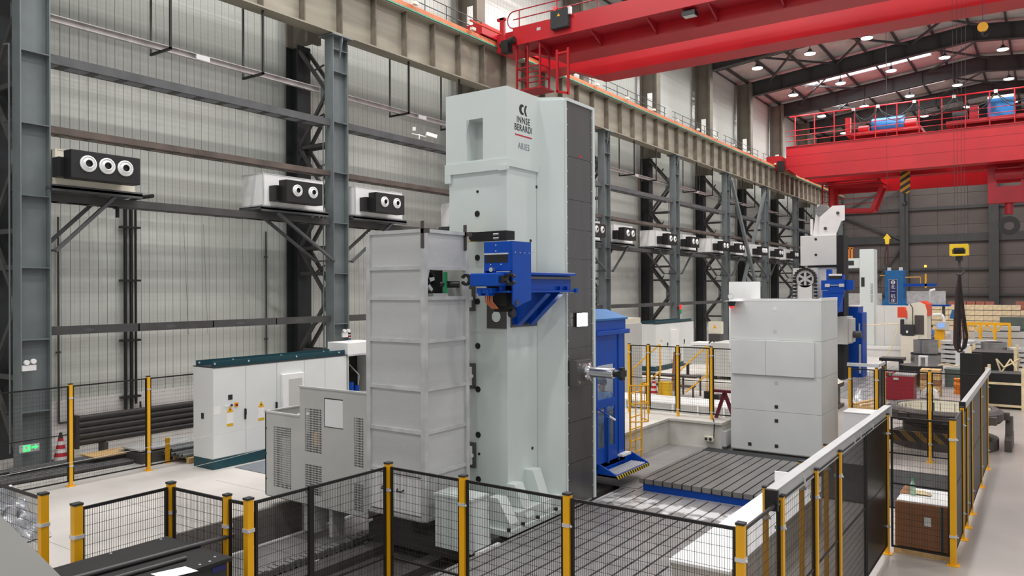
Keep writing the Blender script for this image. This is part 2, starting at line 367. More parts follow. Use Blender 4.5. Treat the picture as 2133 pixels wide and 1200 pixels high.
for k, i in enumerate((5, 6, 7)):   # roof bracing
    y0, y1 = ry[i] + 0.3, ry[i + 1] - 0.3
    for q, (xa, xb) in enumerate(((-20, -14.5), (-14.5, -9), (-9, -3.5))):
        if q == 1 and i > 5: continue
        t = T('roof_brace', 'crossed roof braces in the %s bay, %s' % (['nearest', 'middle', 'farthest'][k], ['by the long wall', 'between wall and ridge', 'at the ridge'][q]), 'brace', (xa, y0, zr(xa)), 'crossed roof braces')
        t.p('rod', B().bar((xa, y0, zr(xa) + 0.9), (xb, y1, zr(xb) + 0.9), 0.14), 'roof_beam'); t.p('rod', B().bar((xb, y0, zr(xb) + 0.86), (xa, y1, zr(xa) + 0.86), 0.14), 'roof_beam')
# skylights: translucent daylight strips set in the roof; the near two are unseen, added for their light
for k, i in enumerate((0, 2, 6, 7)):
    y0 = RY[i + 1] + 1.6; x0, x1 = -18.5, -8.2
    lab = {6: 'bright skylight strip behind the second rafter', 7: 'skylight strip farther back above the far crane'}.get(i, 'unseen added roof skylight strip over the near bays')
    t = T('skylight', lab, 'skylight', (x0, y0, zr(x0) + 1.45), 'roof skylights')
    pn = [(x0, zr(x0) + 1.44), (x1, zr(x1) + 1.44), (x1, zr(x1) + 1.49), (x0, zr(x0) + 1.49)]
    n = 6
    for j in range(n):
        xa, xb = x0 + (x1 - x0) * j / n + 0.05, x0 + (x1 - x0) * (j + 1) / n - 0.05
        t.p('pane', B().prism([(xa, zr(xa) + 1.40), (xb, zr(xb) + 1.40), (xb, zr(xb) + 1.44), (xa, zr(xa) + 1.44)], 'y', y0, y0 + 4.2), 'skylight_on')
    t.p('frame', B().bar((x0, y0 - 0.05, zr(x0) + 1.38), (x1, y0 - 0.05, zr(x1) + 1.38), 0.1, 0.12).bar((x0, y0 + 4.25, zr(x0) + 1.38), (x1, y0 + 4.25, zr(x1) + 1.38), 0.1, 0.12), 'white')
    for q, f in enumerate((0.25, 0.5, 0.75)):
        sub = B()
        for j in range(n + 1): xa = x0 + (x1 - x0) * j / n; sub.bar((xa, y0 + 4.2 * f - 0.7, zr(xa) + 1.32), (xa, y0 + 4.2 * f + 0.3, zr(xa) + 1.36), 0.07)
        t.p('hanger_row', sub, 'white', kind='stuff')

# high-bay lamps; each carries its own light
lp = T('high_bay_lamp', 'round high-bay lamp glowing under the roof rafters', 'lamp', (0, 0, 0), 'high-bay lamps')
lp.p('housing', B().lathe((0, 0, 0), [(0.0, 0.34), (0.1, 0.34), (0.14, 0.2), (0.4, 0.05), (0.42, 0.0), (0.36, 0.0)], 20), 'roof_beam')
lp.p('lens', B().lathe((0, 0, 0), [(0.39, 0.005), (0.36, -0.05), (0.2, -0.09), (0.0, -0.1)], 20), 'lamp_on')
lp.p('stem', B().tube((0, 0, 0.34), (0, 0, 0.76), 0.03, 8), 'roof_beam')
first = True
LX = [-18.0, -14.2, -10.4, -6.65, -2.85, 0.95, 4.75, 8.55]
for i in range(-1, 10):
    for x in LX:
        yy = RY[i + 1] - 0.1; zz = zr(x) - 0.75
        if (i >= 5 and x < 2) or LX.index(x) % 2 == 0:
            if first: lp.o.location = (x, yy, zz); first = False
            else: copy_tree(lp.o, (x, yy, zz))
        if LX.index(x) % 2: continue
        ld = bpy.data.lights.new('lamp_light', 'AREA'); ld.shape = 'DISK'; ld.size = 0.8; ld.energy = 2 * LAMP_W * (0.55 if i >= 8 else 1.0); ld.color = (1.0, 0.985, 0.965)
        lo = bpy.data.objects.new('lamp_light', ld); COL.objects.link(lo); lo.location = (x, yy, zz - 0.14)
# daylight of the roof strips, the added near ones included
for i in (0, 2, 6, 7):
    ld = bpy.data.lights.new('skylight_light', 'AREA'); ld.shape = 'RECTANGLE'; ld.size = 10.0; ld.size_y = 4.0; ld.energy = 950; ld.color = (0.96, 0.98, 1.0)
    lo = bpy.data.objects.new('skylight_light', ld); COL.objects.link(lo); lo.location = (-13.3, RY[i + 1] + 3.7, zr(-13.3) + 1.2); lo.rotation_euler = (0, -math.atan(0.107), 0)

# lattice wall columns
XF = -20.14
ct = T('wall_column', 'wall column', 'column', (0, 0, 0), 'lattice columns along the wall')
ct.p('flange', B().box(-0.42, 0, 0, 0, 0.03, 13.06), 'steel_paint'); ct.p('flange', B().box(-0.42, 0.66, 0, 0, 0.69, 13.06), 'steel_paint'); ct.p('web', B().box(-0.225, 0.03, 0, -0.2, 0.66, 13.06), 'steel_paint')
st = B().box(-0.2, 0.03, 0, -0.005, 0.66, 0.02).mesh('stiffener')
for k in range(8): piece('stiffener', st, 'steel_paint', ct.o, (0, 0, 1.4 + 1.742 * k - 0.01) if k < 7 else (0, 0, 12.6))
ct.p('cap_plate', B().box(-0.6, -0.12, 13.06, 0.14, 0.81, 13.1), 'steel_paint')
ct.p('bracket', B().prism([(0.0, 13.06), (0.0, 12.35), (0.12, 12.9), (0.12, 13.06)], 'y', 0.3, 0.34), 'steel_paint')
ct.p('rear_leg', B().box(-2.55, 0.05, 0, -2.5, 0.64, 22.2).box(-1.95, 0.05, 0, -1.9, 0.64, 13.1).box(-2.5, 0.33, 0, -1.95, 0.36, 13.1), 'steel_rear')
seg = [(0.3, 2.2), (4.0, 2.2), (4.0, 5.8), (7.6, 5.8), (7.6, 9.4), (11.2, 9.4), (11.2, 12.9)]
for z0, z1 in seg:
    l2 = B()
    for y in (0.12, 0.56): l2.bar((-0.42, y, z0), (-1.9, y, z1), 0.09, 0.12)
    l2.bar((-1.1, 0.12, (z0 + z1) / 2), (-1.1, 0.56, (z0 + z1) / 2 + 0.3), 0.06)
    ct.p('lacing', l2, 'steel_dark')
for z in (2.2, 4.9, 5.8, 9.4): ct.p('strut', B().box(-1.9, 0.1, z - 0.06, -0.42, 0.16, z + 0.06).box(-1.9, 0.52, z - 0.06, -0.42, 0.58, z + 0.06), 'steel_dark')
for z in (4.0, 7.6, 11.2): ct.p('gusset', B().prism([(-0.42, z - 0.55), (-0.42, z + 0.55), (-0.75, z + 0.25), (-0.75, z - 0.25)], 'y', 0.1, 0.125), 'steel_paint')
ct.p('upper_shaft', B().box(-2.5, 0, 13.1, -2.4, 0.62, 22.3).box(-1.45, 0, 13.1, -1.3, 0.62, 22.3).box(-2.4, 0.28, 13.1, -1.45, 0.34, 15.15).box(-2.4, 0.28, 17.5, -1.45, 0.34, 22.3).box(-2.4, 0.28, 15.15, -2.12, 0.34, 17.5).box(-1.74, 0.28, 15.15, -1.45, 0.34, 17.5), 'upper_col')
ct.p('conduit', B().tube((-0.46, -0.05, 0.4), (-0.46, -0.05, 10.3), 0.022, 8).tube((-0.46, -0.05, 10.3), (-0.75, -0.05, 10.34), 0.022, 8), 'steel_paint')
ct.o.location = (XF, YC[0], 0)
names = ['at the left edge of the photo, carrying the green exit sign', 'above the row of electrical cabinets', 'hidden mostly behind the tall boring machine', 'just right of the tall boring machine', 'behind the low white switch cabinet', 'left of the crossed wall braces', 'right of the crossed wall braces', 'behind the second boring machine', 'beyond the second boring machine', 'at the end wall']
ct.o['label'] = 'grey steel lattice wall column ' + names[0]
for i in range(1, 10): copy_tree(ct.o, (XF, YC[i], 0), 'grey steel lattice wall column ' + names[i])

# girts between the columns
bayn = ['bay above the cabinets', 'bay left of the tall column', 'bay behind the tall column', 'first bay right of the column', 'second bay right of the column', 'third bay, crossed by braces', 'bay behind the second machine', 'bay beyond the second machine', 'bay at the end wall']
def girt(name, z, h, mat, what):
    t = T(name, what, 'girt', (0, 0, 0), what + 's')
    t.p('front_channel', B().box(-0.02, 0, -h, 0, 9.07, 0).box(-0.1, 0, -0.02, -0.02, 9.07, 0).box(-0.1, 0, -h, -0.02, 9.07, -h + 0.02), mat)
    t.p('rear_channel', B().box(-0.52, 0, -h, -0.5, 9.07, 0).box(-0.5, 0, -0.02, -0.42, 9.07, 0).box(-0.5, 0, -h, -0.42, 9.07, -h + 0.02), mat)
    bm = B().box(-0.44, -0.11, -h - 0.012, -0.08, 0.11, -h).mesh('batten')
    for k in range(12): piece('batten', bm, 'steel_dark', t.o, (0, 0.4 + 0.765 * k, 0))
    for i in range(9):
        lab = '%s, %s' % (what, bayn[i]); loc = (-20.28, YC[i] + 0.71, z)
        if i == 0: t.o.location = loc; t.o['label'] = lab
        else: copy_tree(t.o, loc, lab)
girt('wall_girt', 10.2, 0.23, 'girt_grey', 'highest grey battened wall girt')
girt('wall_girt', 8.42, 0.17, 'girt_rust', 'rust stained battened wall girt')
girt('wall_girt', 6.76, 0.2, 'steel_dark', 'dark battened wall girt below the air units')
for i in range(9):
    t = T('tie_plate', 'flat dark tie beam low on the wall, ' + bayn[i], 'girt', (-20.3, YC[i] + 0.7, 3.22), 'flat tie beams')
    y0 = YC[i] + 0.71
    for k in range(4):
        ya = y0 + 9.07 / 4 * k; t.p('plate', B().box(-20.32, ya + 0.004, 3.22, -20.3, ya + 2.306, 3.42), 'steel_dark')
        if i < 2: t.p('stamp', B().prism([(ya + 0.95 + 0.16 * math.cos(a), 3.32 + 0.045 * math.sin(a)) for a in [k2 * math.pi / 6 for k2 in range(12)]], 'x', -20.3, -20.297), 'girt_grey')
    t.p('lip', B().box(-20.42, y0, 3.42, -20.3, y0 + 9.07, 3.435), 'steel_dark')
# tray rail with hangers
for i in range(9):
    y0 = YC[i] + 0.7
    t = T('tray_rail', 'silver channel rail on black hangers, ' + bayn[i], 'rail', (-20.8, y0, 11.2), 'hung channel rails')
    t.p('channel', B().box(-20.83, y0, 11.16, -20.81, y0 + 9.05, 11.34).box(-20.81, y0, 11.16, -20.7, y0 + 9.05, 11.18).box(-20.81, y0, 11.32, -20.7, y0 + 9.05, 11.34), 'tray')
    t.p('splice', B().box(-20.8, y0 + 4.3, 11.18, -20.69, y0 + 4.75, 11.32), 'alu')
    for dy in (3.2, 6.3):
        h = t.p('hanger', B().box(-21.25, y0 + dy - 0.03, 11.08, -20.2, y0 + dy + 0.03, 11.15), 'black')
        t.p('rod', B().box(-20.26, y0 + dy - 0.03, 11.1, -20.2, y0 + dy + 0.03, 13.1), 'black', h); t.p('rod', B().box(-21.25, y0 + dy - 0.025, 11.1, -21.2, y0 + dy + 0.025, 13.6), 'steel_dark', h)
# crossed braces in one bay
xb = T('wall_brace', 'pair of long crossed grey braces standing in front of the far wall bay', 'brace', (-20.1, YC[5], 0))
xb.p('rod', B().bar((-20.05, YC[5] + 0.72, 12.7), (-20.05, YC[6] - 0.05, 0.3), 0.2, 0.3), 'steel_paint'); xb.p('rod', B().bar((-20.22, YC[6] - 0.05, 12.7), (-20.22, YC[5] + 0.72, 0.3), 0.2, 0.3), 'steel_paint')

# runway girder, conductor rails, handrail
gt = T('runway_girder', 'girder', 'girder', (0, 0, 0), 'runway girders')
gt.p('web', B().box(-0.32, 0, 0.05, -0.29, 9.79, 1.8), 'girder_paint'); gt.p('bottom_flange', B().box(-0.6, 0, 0, 0, 9.79, 0.05), 'girder_paint'); gt.p('top_flange', B().box(-0.65, 0, 1.8, 0.06, 9.79, 1.85), 'girder_paint')
sm2 = B().box(-0.29, -0.02, 0.05, -0.02, 0.02, 1.8).mesh('stiffener')
for k in range(6): piece('stiffener', sm2, 'girder_stiff', gt.o, (0, 0.02 + 1.633 * k, 0))
gt.p('rail', B().box(-0.36, 0, 1.85, -0.25, 9.79, 2.0), 'steel_dark')
gn = ['in the first bay, cut by the top of the photo', 'above the boring machine, left part', 'directly behind the near red crane', 'right of the boring machine', 'in the fifth bay', 'in the sixth bay', 'just left of the far crane', 'under the far crane end', 'beyond the far crane', 'at the end wall']
for i in range(-1, 9):
    loc = (-20.05, YC[0] + BAY * i + 0.35, 13.12); lab = 'beige stiffened runway girder ' + gn[i + 1]
    if i == -1: gt.o.location = loc; gt.o['label'] = lab
    else: copy_tree(gt.o, loc, lab)
for k, (z, m, nm) in enumerate(((14.99, 'green_rail', 'green lowest'), (15.06, 'copper_rail', 'orange lower'), (15.13, 'copper_rail', 'orange middle'), (15.2, 'copper_rail', 'orange upper'))):
    t = T('conductor_rail', nm + ' conductor rail running along the runway girder', 'conductor rail', (-19.79, 0, z), 'conductor rails')
    t.p('bar', B().box(-19.99 - 0.02 * k, -2, z - 0.025, -19.93 - 0.02 * k, 97, z + 0.025), m)
    if k == 3:
        cm = B().box(-0.12, -0.12, -0.02, 0.02, 0.12, 0.1).mesh('insulator')
        for j in range(26): piece('insulator', cm, 'cream', t.o, (0, 4 + 3.6 * j, 0.02))
hr = T('walkway_handrail', 'handrail', 'handrail', (0, 0, 0), 'runway handrails')
hm = B().tube((0, 0, 0), (0, 0, 1.15), 0.02, 6).mesh('post')
for k in range(7): piece('post', hm, 'girt_grey', hr.o, (0, 1.0 + 1.35 * k, 0))
for z in (0.4, 0.78, 1.15): hr.p('rail', B().tube((0, 0.6, z), (0, 9.4, z), 0.02, 6), 'girt_grey')
for i in range(0, 9):
    loc = (-20.75, YC[0] + BAY * i + 0.4, 15.08); lab = 'grey walkway handrail on the runway girder ' + gn[i + 1]
    if i == 0: hr.o.location = loc; hr.o['label'] = lab
    else: copy_tree(hr.o, loc, lab)
single('runway_walkway', B().box(-21.35, -1, 15.02, -20.7, 98, 15.08), 'girt_grey', 'grey walkway plate behind the conductor rails on the runway girder', 'walkway', (-21.5, 0, 15.02))

# ================================================================ BORING MACHINE
mc = T('boring_mill_column', 'tall white boring mill column with maker lettering and dark front way cover', 'machine column', (-8.6, 13.3, 0))
HZ = [6.58, 5.74, 4.91, 4.08, 3.24, 2.42, 1.56, 0.72]
mc.p('column_body', B().box(-9.58, 11.58, 0.3, -8.2, 14.6, 6.72), 'machine_white', bevel=0.012)
h = B().box(-9.62, 11.54, 6.62, -9.1, 12.0, 8.05).box(-8.72, 11.54, 6.62, -8.17, 12.0, 8.05).box(-9.1, 11.54, 7.53, -8.72, 12.0, 8.05).box(-9.1, 11.54, 6.62, -8.72, 12.0, 6.75).box(-9.62, 12.0, 6.62, -8.17, 14.62, 8.05)
h.box(-9.64, 11.52, 6.52, -8.15, 11.58, 6.72).box(-8.2, 11.581, 6.58, -8.152, 12.58, 6.718).box(-9.64, 11.521, 6.36, -9.5, 11.579, 6.519).box(-8.34, 11.5, 6.5, -8.16, 11.519, 6.6)
hs = mc.p('top_housing', h, 'machine_white')
mc.p('recess_plate', B().box(-9.12, 11.84, 6.7, -8.7, 11.86, 7.56), 'alu', hs)
mc.p('edge_trim', B().prism([(-9.1, 7.53), (-9.03, 7.53), (-9.09, 7.3), (-9.1, 7.1)], 'y', 11.53, 11.545), 'galv', hs)
mc.p('lifting_lug', B().prism([(-9.05, 8.05), (-8.85, 8.05), (-8.95, 8.16)], 'y', 12.3, 12.4), 'machine_white', hs)
mc.p('angled_guard', B().prism([(-8.2, 12.58), (-7.72, 12.84), (-7.72, 13.92), (-8.2, 14.1)], 'z', 0.12, 7.98).prism([(-8.2, 12.62), (-7.8, 12.86), (-7.8, 13.9), (-8.2, 14.1)], 'z', 7.98, 8.05), 'machine_white', bevel=0.01)
zs = [0.06, 0.9, 1.7, 2.45, 3.15, 3.74, 4.32, 4.9, 5.48, 6.06, 6.9, 7.98]
for z0, z1 in zip(zs[:-1], zs[1:]): mc.p('cover_panel', B().box(-7.72, 12.86, z0 + 0.004, -7.69, 13.86, z1 - 0.004), 'way_cover')
mc.p('cover_frame', B().box(-7.72, 13.86, 0.05, -7.66, 13.94, 7.959).box(-7.715, 12.84, 0.05, -7.685, 12.87, 7.959).box(-7.72, 12.84, 7.96, -7.66, 13.94, 8.02), 'machine_white')
bt = B()
for k in range(26): bt.tube((-7.69, 12.875, 0.3 + 0.3 * k), (-7.678, 12.875, 0.3 + 0.3 * k), 0.012, 6); bt.tube((-7.69, 13.845, 0.3 + 0.3 * k), (-7.678, 13.845, 0.3 + 0.3 * k), 0.012, 6)
mc.p('bolt_row', bt, 'alu', kind='stuff')
hm = B().tube((0, 0, 0), (0, -0.012, 0), 0.058, 20).mesh('port_hole')
for z in HZ: piece('port_hole', hm, 'black', mc.o, (-8.89 + 8.6, 11.58 - 13.3, z))
hm2 = B().tube((0, 0, 0), (0, -0.012, 0), 0.026, 12).mesh('small_port')
for x, z in ((-8.87, 1.2), (-9.03, 2.8), (-8.88, 6.16)): piece('small_port', hm2, 'black', mc.o, (x + 8.6, 11.58 - 13.3, z))
hm3 = B().tube((0, 0, 0), (0.012, 0, 0), 0.03, 12).mesh('small_port')
for y, z in ((12.35, 5.24), (12.38, 1.25), (12.57, 6.3)): piece('small_port', hm3, 'black', mc.o, (-8.2 + 8.6, y - 13.3, z))
for z in (4.14, 2.67, 1.17):
    g2 = mc.p('guide_bracket', B().box(-9.12, 11.52, z - 0.24, -8.94, 11.58, z + 0.24), 'way_cover', label='dark plate with bolted white clamp')
    mc.p('clamp', B().box(-9.09, 11.46, z - 0.17, -8.99, 11.52, z + 0.17).box(-9.12, 11.44, z - 0.03, -8.96, 11.52, z + 0.03), 'white', g2)
    mc.p('clamp_bolt', B().tube((-9.04, 11.47, z + 0.1), (-9.04, 11.43, z + 0.1), 0.024, 8).tube((-9.04, 11.47, z - 0.1), (-9.04, 11.43, z - 0.1), 0.024, 8), 'black', g2)
mc.p('tool_plate', B().box(-8.66, 11.555, 3.58, -8.22, 11.58, 4.35), 'way_cover', label='dark steel plate with a round hole'); mc.p('plate_hole', B().tube((-8.44, 11.56, 3.8), (-8.44, 11.548, 3.8), 0.1, 20), 'machine_white')
mc.p('seam', B().box(-8.203, 12.56, 0.4, -8.195, 12.585, 7.9).box(-8.199, 11.6, 5.02, -8.196, 12.5, 5.024).box(-9.4, 11.577, 3.5, -8.3, 11.579, 3.504), 'guard_grey')
mc.p('foot_flange', B().box(-9.7, 10.9, 0.0, -7.72, 13.86, 0.1).box(-9.5, 11.3, 0.1, -7.78, 13.8, 0.34), 'machine_white', bevel=0.01)
for y in (10.98, 11.5, 12.1):
    mc.p('foot_rib', B().prism([(-8.2, 0.1), (-7.74, 0.1), (-7.74, 0.2), (-8.0, 0.62 + (y - 10.98) * 0.25), (-8.2, 0.62 + (y - 10.98) * 0.25)], 'y', y, y + 0.26), 'machine_white')
fm = B().tube((0, 0, 0), (0, 0, 0.05), 0.035, 8).mesh('foot_bolt')
for y in (10.94, 11.38, 11.86, 12.5): piece('foot_bolt', fm, 'black', mc.o, (-7.74 + 8.6, y - 13.3, 0.1))
# maker's mark and lettering on the housing side
cres = [(0.1 * math.cos(R(62 + 236 * i / 15)), 0.1 * math.sin(R(62 + 236 * i / 15))) for i in range(16)] + [(0.035 + 0.058 * math.cos(R(285 - 210 * i / 11)), 0.058 * math.sin(R(285 - 210 * i / 11))) for i in range(12)]
lg = mc.p('maker_mark', B().prism([(x - 0.03, z) for x, z in cres], 'z', 0, 0.002).prism([(0.03, 0.0), (0.075, 0.095), (0.135, 0.1), (0.085, 0.0)], 'z', 0, 0.0021).prism([(0.03, 0.0), (0.085, 0.0), (0.135, -0.105), (0.075, -0.1)], 'z', 0, 0.0019), 'ink')
lg.data.transform(Matrix.Translation(mc.loc)); lg.location = (-8.168 + 8.6, 12.07 - 13.3, 7.7); lg.rotation_euler = (R(90), 0, R(90))
rotx = (R(90), 0, R(90)); lx = -8.167 + 8.6
text('INNSE', 0.175, 'ink', mc.o, 'lettering', (lx, 12.08 - 13.3, 7.49), rotx, 0.0015, 0.84, spacing=1.14)
text('BERARDI', 0.175, 'ink', mc.o, 'lettering', (lx, 12.08 - 13.3, 7.34), rotx, 0.0015, 0.8, spacing=1.12)
mc.p('red_rule', B().box(-8.17, 11.8, 7.19, -8.166, 12.37, 7.215), 'logo_red')
text('ARIES', 0.17, 'ink_grey', mc.o, 'lettering', (lx, 12.09 - 13.3, 7.0), rotx, 0.001, 0.84, spacing=1.12)
mc.p('red_tag', B().box(-7.69, 13.35, 6.93, -7.686, 13.45, 6.97), 'logo_red')
# headstock and spindle
hd = mc.p('headstock_plate', B().box(-7.69, 12.9, 2.42, -7.5, 13.5, 2.92), 'way_cover', bevel=0.01, label='square headstock face plate')
mc.p('face_bolt', B().tube((-7.5, 12.98, 2.84), (-7.485, 12.98, 2.84), 0.025, 8).tube((-7.5, 13.42, 2.84), (-7.485, 13.42, 2.84), 0.025, 8).tube((-7.5, 12.98, 2.5), (-7.485, 12.98, 2.5), 0.025, 8).tube((-7.5, 13.42, 2.5), (-7.485, 13.42, 2.5), 0.025, 8), 'steel_bright', hd)
sp = mc.p('spindle', B().lathe((-7.5, 13.22, 2.69), [(0, 0), (0.165, 0), (0.165, 0.08), (0.13, 0.1), (0.105, 0.14), (0.105, 0.62), (0.085, 0.64), (0.0, 0.64)], 72, 'x'), 'steel_bright', label='polished steel spindle')
mc.p('cutter', B().lathe((-6.86, 13.22, 2.69), [(0.07, 0), (0.07, 0.1), (0.11, 0.13), (0.06, 0.19), (0, 0.2)], 10, 'x').box(-6.74, 13.1, 2.63, -6.66, 13.34, 2.75).box(-6.735, 13.16, 2.57, -6.665, 13.28, 2.81), 'black', sp)
wl = mc.p('work_lamp', B().box(-7.69, 13.14, 3.56, -7.64, 13.56, 3.84), 'black'); mc.p('lamp_glass', B().box(-7.64, 13.15, 3.57, -7.63, 13.55, 3.83), 'work_lamp_on', wl)
ld = bpy.data.lights.new('work_light', 'AREA'); ld.shape = 'RECTANGLE'; ld.size = 0.24; ld.size_y = 0.18; ld.energy = 18
lo = bpy.data.objects.new('work_light', ld); COL.objects.link(lo); lo.location = (-7.61, 13.37, 3.7); lo.rotation_euler = (0, R(-90), 0)

# white chute box at the foot
cb = T('chute_box', 'white upright steel box in front of the boring mill foot', 'machine cover', (-8.0, 10.1, 0))
cb.p('body', B().prism([(-8.5, 0.0), (-7.72, 0.0), (-7.66, 0.08), (-7.72, 0.86), (-8.5, 0.86)], 'y', 9.87, 10.3), 'machine_white', bevel=0.008); cb.p('lid', B().box(-8.52, 9.85, 0.86, -7.7, 10.32, 0.9), 'machine_white'); cb.p('wiper', B().box(-7.66, 9.87, 0.0, -7.6, 10.5, 0.05), 'white')

# blue tool changer
tc = T('tool_changer', 'blue tool changer carriage on a cantilever rail fixed to the white column', 'tool changer', (-7.8, 11.6, 3.6))
tc.p('wall_plate', B().box(-8.2, 11.67, 3.6, -8.175, 12.54, 4.5), 'way_cover')
for y in (11.78, 12.22):
    tc.p('bracket', B().prism([(-8.175, 3.66), (-8.08, 3.66), (-7.48, 4.2), (-7.48, 4.25), (-8.175, 4.25)], 'y', y, y + 0.03).box(-8.175, y - 0.07, 3.66, -8.15, y + 0.1, 4.25), 'blue')
    tc.p('bracket_flange', B().bar((-8.1, y + 0.015, 3.64), (-7.46, y + 0.015, 4.22), 0.16, 0.025), 'blue')
tc.p('rail_beam', B().box(-7.76, 10.5, 4.25, -7.44, 12.78, 4.285).box(-7.62, 10.5, 4.285, -7.56, 12.78, 4.56).box(-7.76, 10.5, 4.56, -7.44, 12.78, 4.6), 'blue', bevel=0.005)
tc.p('guide_rail', B().box(-7.56, 10.5, 4.49, -7.5, 12.86, 4.53), 'way_cover'); tc.p('scale_strip', B().box(-7.74, 10.6, 4.6, -7.46, 12.78, 4.615), 'galv')
tc.p('stop', B().tube((-7.44, 12.72, 4.28), (-7.38, 12.72, 4.28), 0.045, 10).box(-7.56, 12.3, 4.285, -7.5, 12.34, 4.36).box(-7.56, 12.55, 4.285, -7.5, 12.59, 4.36), 'blue')
cr = tc.p('carriage', B().box(-8.0, 10.6, 4.62, -7.432, 11.16, 5.12).prism([(10.6, 5.12), (11.165, 5.12), (11.165, 4.12), (10.9, 4.06), (10.72, 4.0), (10.62, 4.06)], 'x', -7.43, -7.4).prism([(10.6, 4.62), (11.16, 4.62), (11.16, 4.2), (10.72, 4.1)], 'x', -8.0, -7.96), 'blue', bevel=0.006)
tc.p('window', B().box(-7.97, 10.595, 4.76, -7.5, 10.61, 4.9), 'black', cr); tc.p('window_trim', B().box(-7.99, 10.585, 4.9, -7.48, 10.61, 4.925), 'alu', cr)
sc = B()
for x, z in ((-7.74, 5.06), (-7.74, 4.96), (-7.85, 4.73), (-7.63, 4.73)): sc.tube((x, 10.6, z), (x, 10.588, z), 0.012, 6)
for k in range(4): sc.tube((-7.4, 10.68 + 0.14 * k, 4.93), (-7.39, 10.68 + 0.14 * k, 4.93), 0.01, 6)
tc.p('screw_set', sc, 'alu', cr)
ar = tc.p('swing_arm', B().box(-8.08, 10.3, 4.36, -7.5, 10.56, 4.58), 'blue', bevel=0.02); tc.p('pivot', B().tube((-7.72, 10.5, 4.64), (-7.72, 10.42, 4.64), 0.04, 10), 'steel_bright', ar)
for sx, x0 in ((-1, -8.08), (1, -7.5)):
    gr = tc.p('gripper', B().box(x0, 10.36, 4.42, x0 + sx * 0.09, 10.5, 4.53), 'black')
    cl = B()
    for s2 in (-1, 1):
        for a0 in range(5):
            a, a2 = R(20 + 27 * a0), R(47 + 27 * a0); c0 = x0 + sx * 0.19
            cl.bar((c0 - sx * 0.08 * math.cos(a * 1.0 - 0.2), 10.43, 4.475 + s2 * 0.085 * math.sin(a)), (c0 - sx * 0.08 * math.cos(a2 - 0.2), 10.43, 4.475 + s2 * 0.085 * math.sin(a2)), 0.06, 0.04)
    tc.p('claw', cl, 'black', gr)
tc.p('valve_block', B().box(-7.98, 10.36, 4.24, -7.66, 10.6, 4.33).box(-7.93, 10.34, 4.2, -7.87, 10.5, 4.3).box(-7.77, 10.34, 4.2, -7.71, 10.5, 4.3), 'blue')
tc.p('gearbox', B().box(-7.92, 10.62, 4.02, -7.56, 11.1, 4.36).prism([(-7.9, 4.02), (-7.6, 4.02), (-7.66, 3.92), (-7.84, 3.92)], 'y', 10.7, 11.0), 'black_matt')
hz = B()
for k in range(5): hz.tube((-7.86 + 0.035 * k, 10.45, 4.22), (-7.86 + 0.035 * k, 10.45, 4.1), 0.011, 6).tube((-7.86 + 0.035 * k, 10.45, 4.1), (-7.84 + 0.03 * k, 10.62, 3.98), 0.011, 6)
tc.p('hose_set', hz, 'copper_rail'); tc.p('roller', B().tube((-7.4, 10.72, 4.08), (-7.385, 10.72, 4.08), 0.045, 14), 'steel_dark'); tc.p('cam', B().tube((-7.56, 10.75, 3.9), (-7.48, 10.75, 3.9), 0.075, 14), 'black')
tc.p('energy_chain', B().box(-8.76, 11.2, 5.2, -7.95, 11.46, 5.36), 'black_matt'); tc.p('chain_end', B().box(-8.97, 11.2, 5.2, -8.76, 11.46, 5.37), 'hazard_x', label='yellow and black striped end of the cable chain')
tc.p('fitting_pair', B().tube((-8.16, 11.1, 5.29), (-8.04, 11.1, 5.29), 0.02, 8).tube((-8.16, 11.1, 5.22), (-8.04, 11.1, 5.22), 0.02, 8), 'steel_bright')

# mesh clad tool magazine tower
X0, X1, Y0, Y1, Z0, Z1 = -9.98, -8.69, 9.83, 10.96, 0.4, 5.31
tw = T('tool_magazine_tower', 'grey perforated sheet tower housing the tool magazine, with one open window', 'machine guard', (-9.3, 10.4, Z0))
ZL = [Z0, 1.155, 1.88, 2.61, 3.43, 4.16, 4.68, Z1]
for x, y in ((X0, Y0), (X1, Y0), (X1, Y1), (X0, Y1)): tw.p('corner_post', B().cb(x, y, (Z0 + Z1) / 2, 0.09, 0.09, Z1 - Z0), 'galv')
for z in ZL:
    tw.p('cross_rail', B().box(X0, Y0 - 0.035, z - 0.03, X1, Y0 + 0.035, z + 0.03), 'galv'); tw.p('cross_rail', B().box(X1 - 0.035, Y0, z - 0.03, X1 + 0.035, Y1, z + 0.03), 'galv')
for z0, z1 in zip(ZL[:-1], ZL[1:]):
    if z0 > 1: tw.p('mesh_sheet', B().box(X0 + 0.04, Y0 - 0.004, z0 + 0.03, X1 - 0.04, Y0 + 0.002, z1 - 0.03), 'mesh_sheet')
    if abs(z0 - 4.16) > 0.1: tw.p('mesh_sheet', B().box(X1 - 0.002, Y0 + 0.04, z0 + 0.03, X1 + 0.004, Y1 - 0.04, z1 - 0.03), 'mesh_sheet')
tw.p('back_sheet', B().box(X0, Y1 - 0.02, Z0, X1, Y1, Z1).box(X0 - 0.01, Y0, Z0, X0 + 0.01, Y1, Z1), 'guard_grey'); tw.p('base_tray', B().box(X0, Y0, Z0 - 0.04, X1, Y1, Z0), 'guard_grey')
dr = tw.p('base_door', B().box(X0 + 0.02, Y0 - 0.02, Z0 + 0.06, X1 - 0.05, Y0, 1.1), 'white', bevel=0.005)
for x in (-9.66, -9.3): tw.p('handle', B().path([(x, Y0 - 0.02, 0.86), (x + 0.02, Y0 - 0.07, 0.83), (x + 0.13, Y0 - 0.07, 0.83), (x + 0.15, Y0 - 0.02, 0.86)], 0.012, 6), 'black', dr)
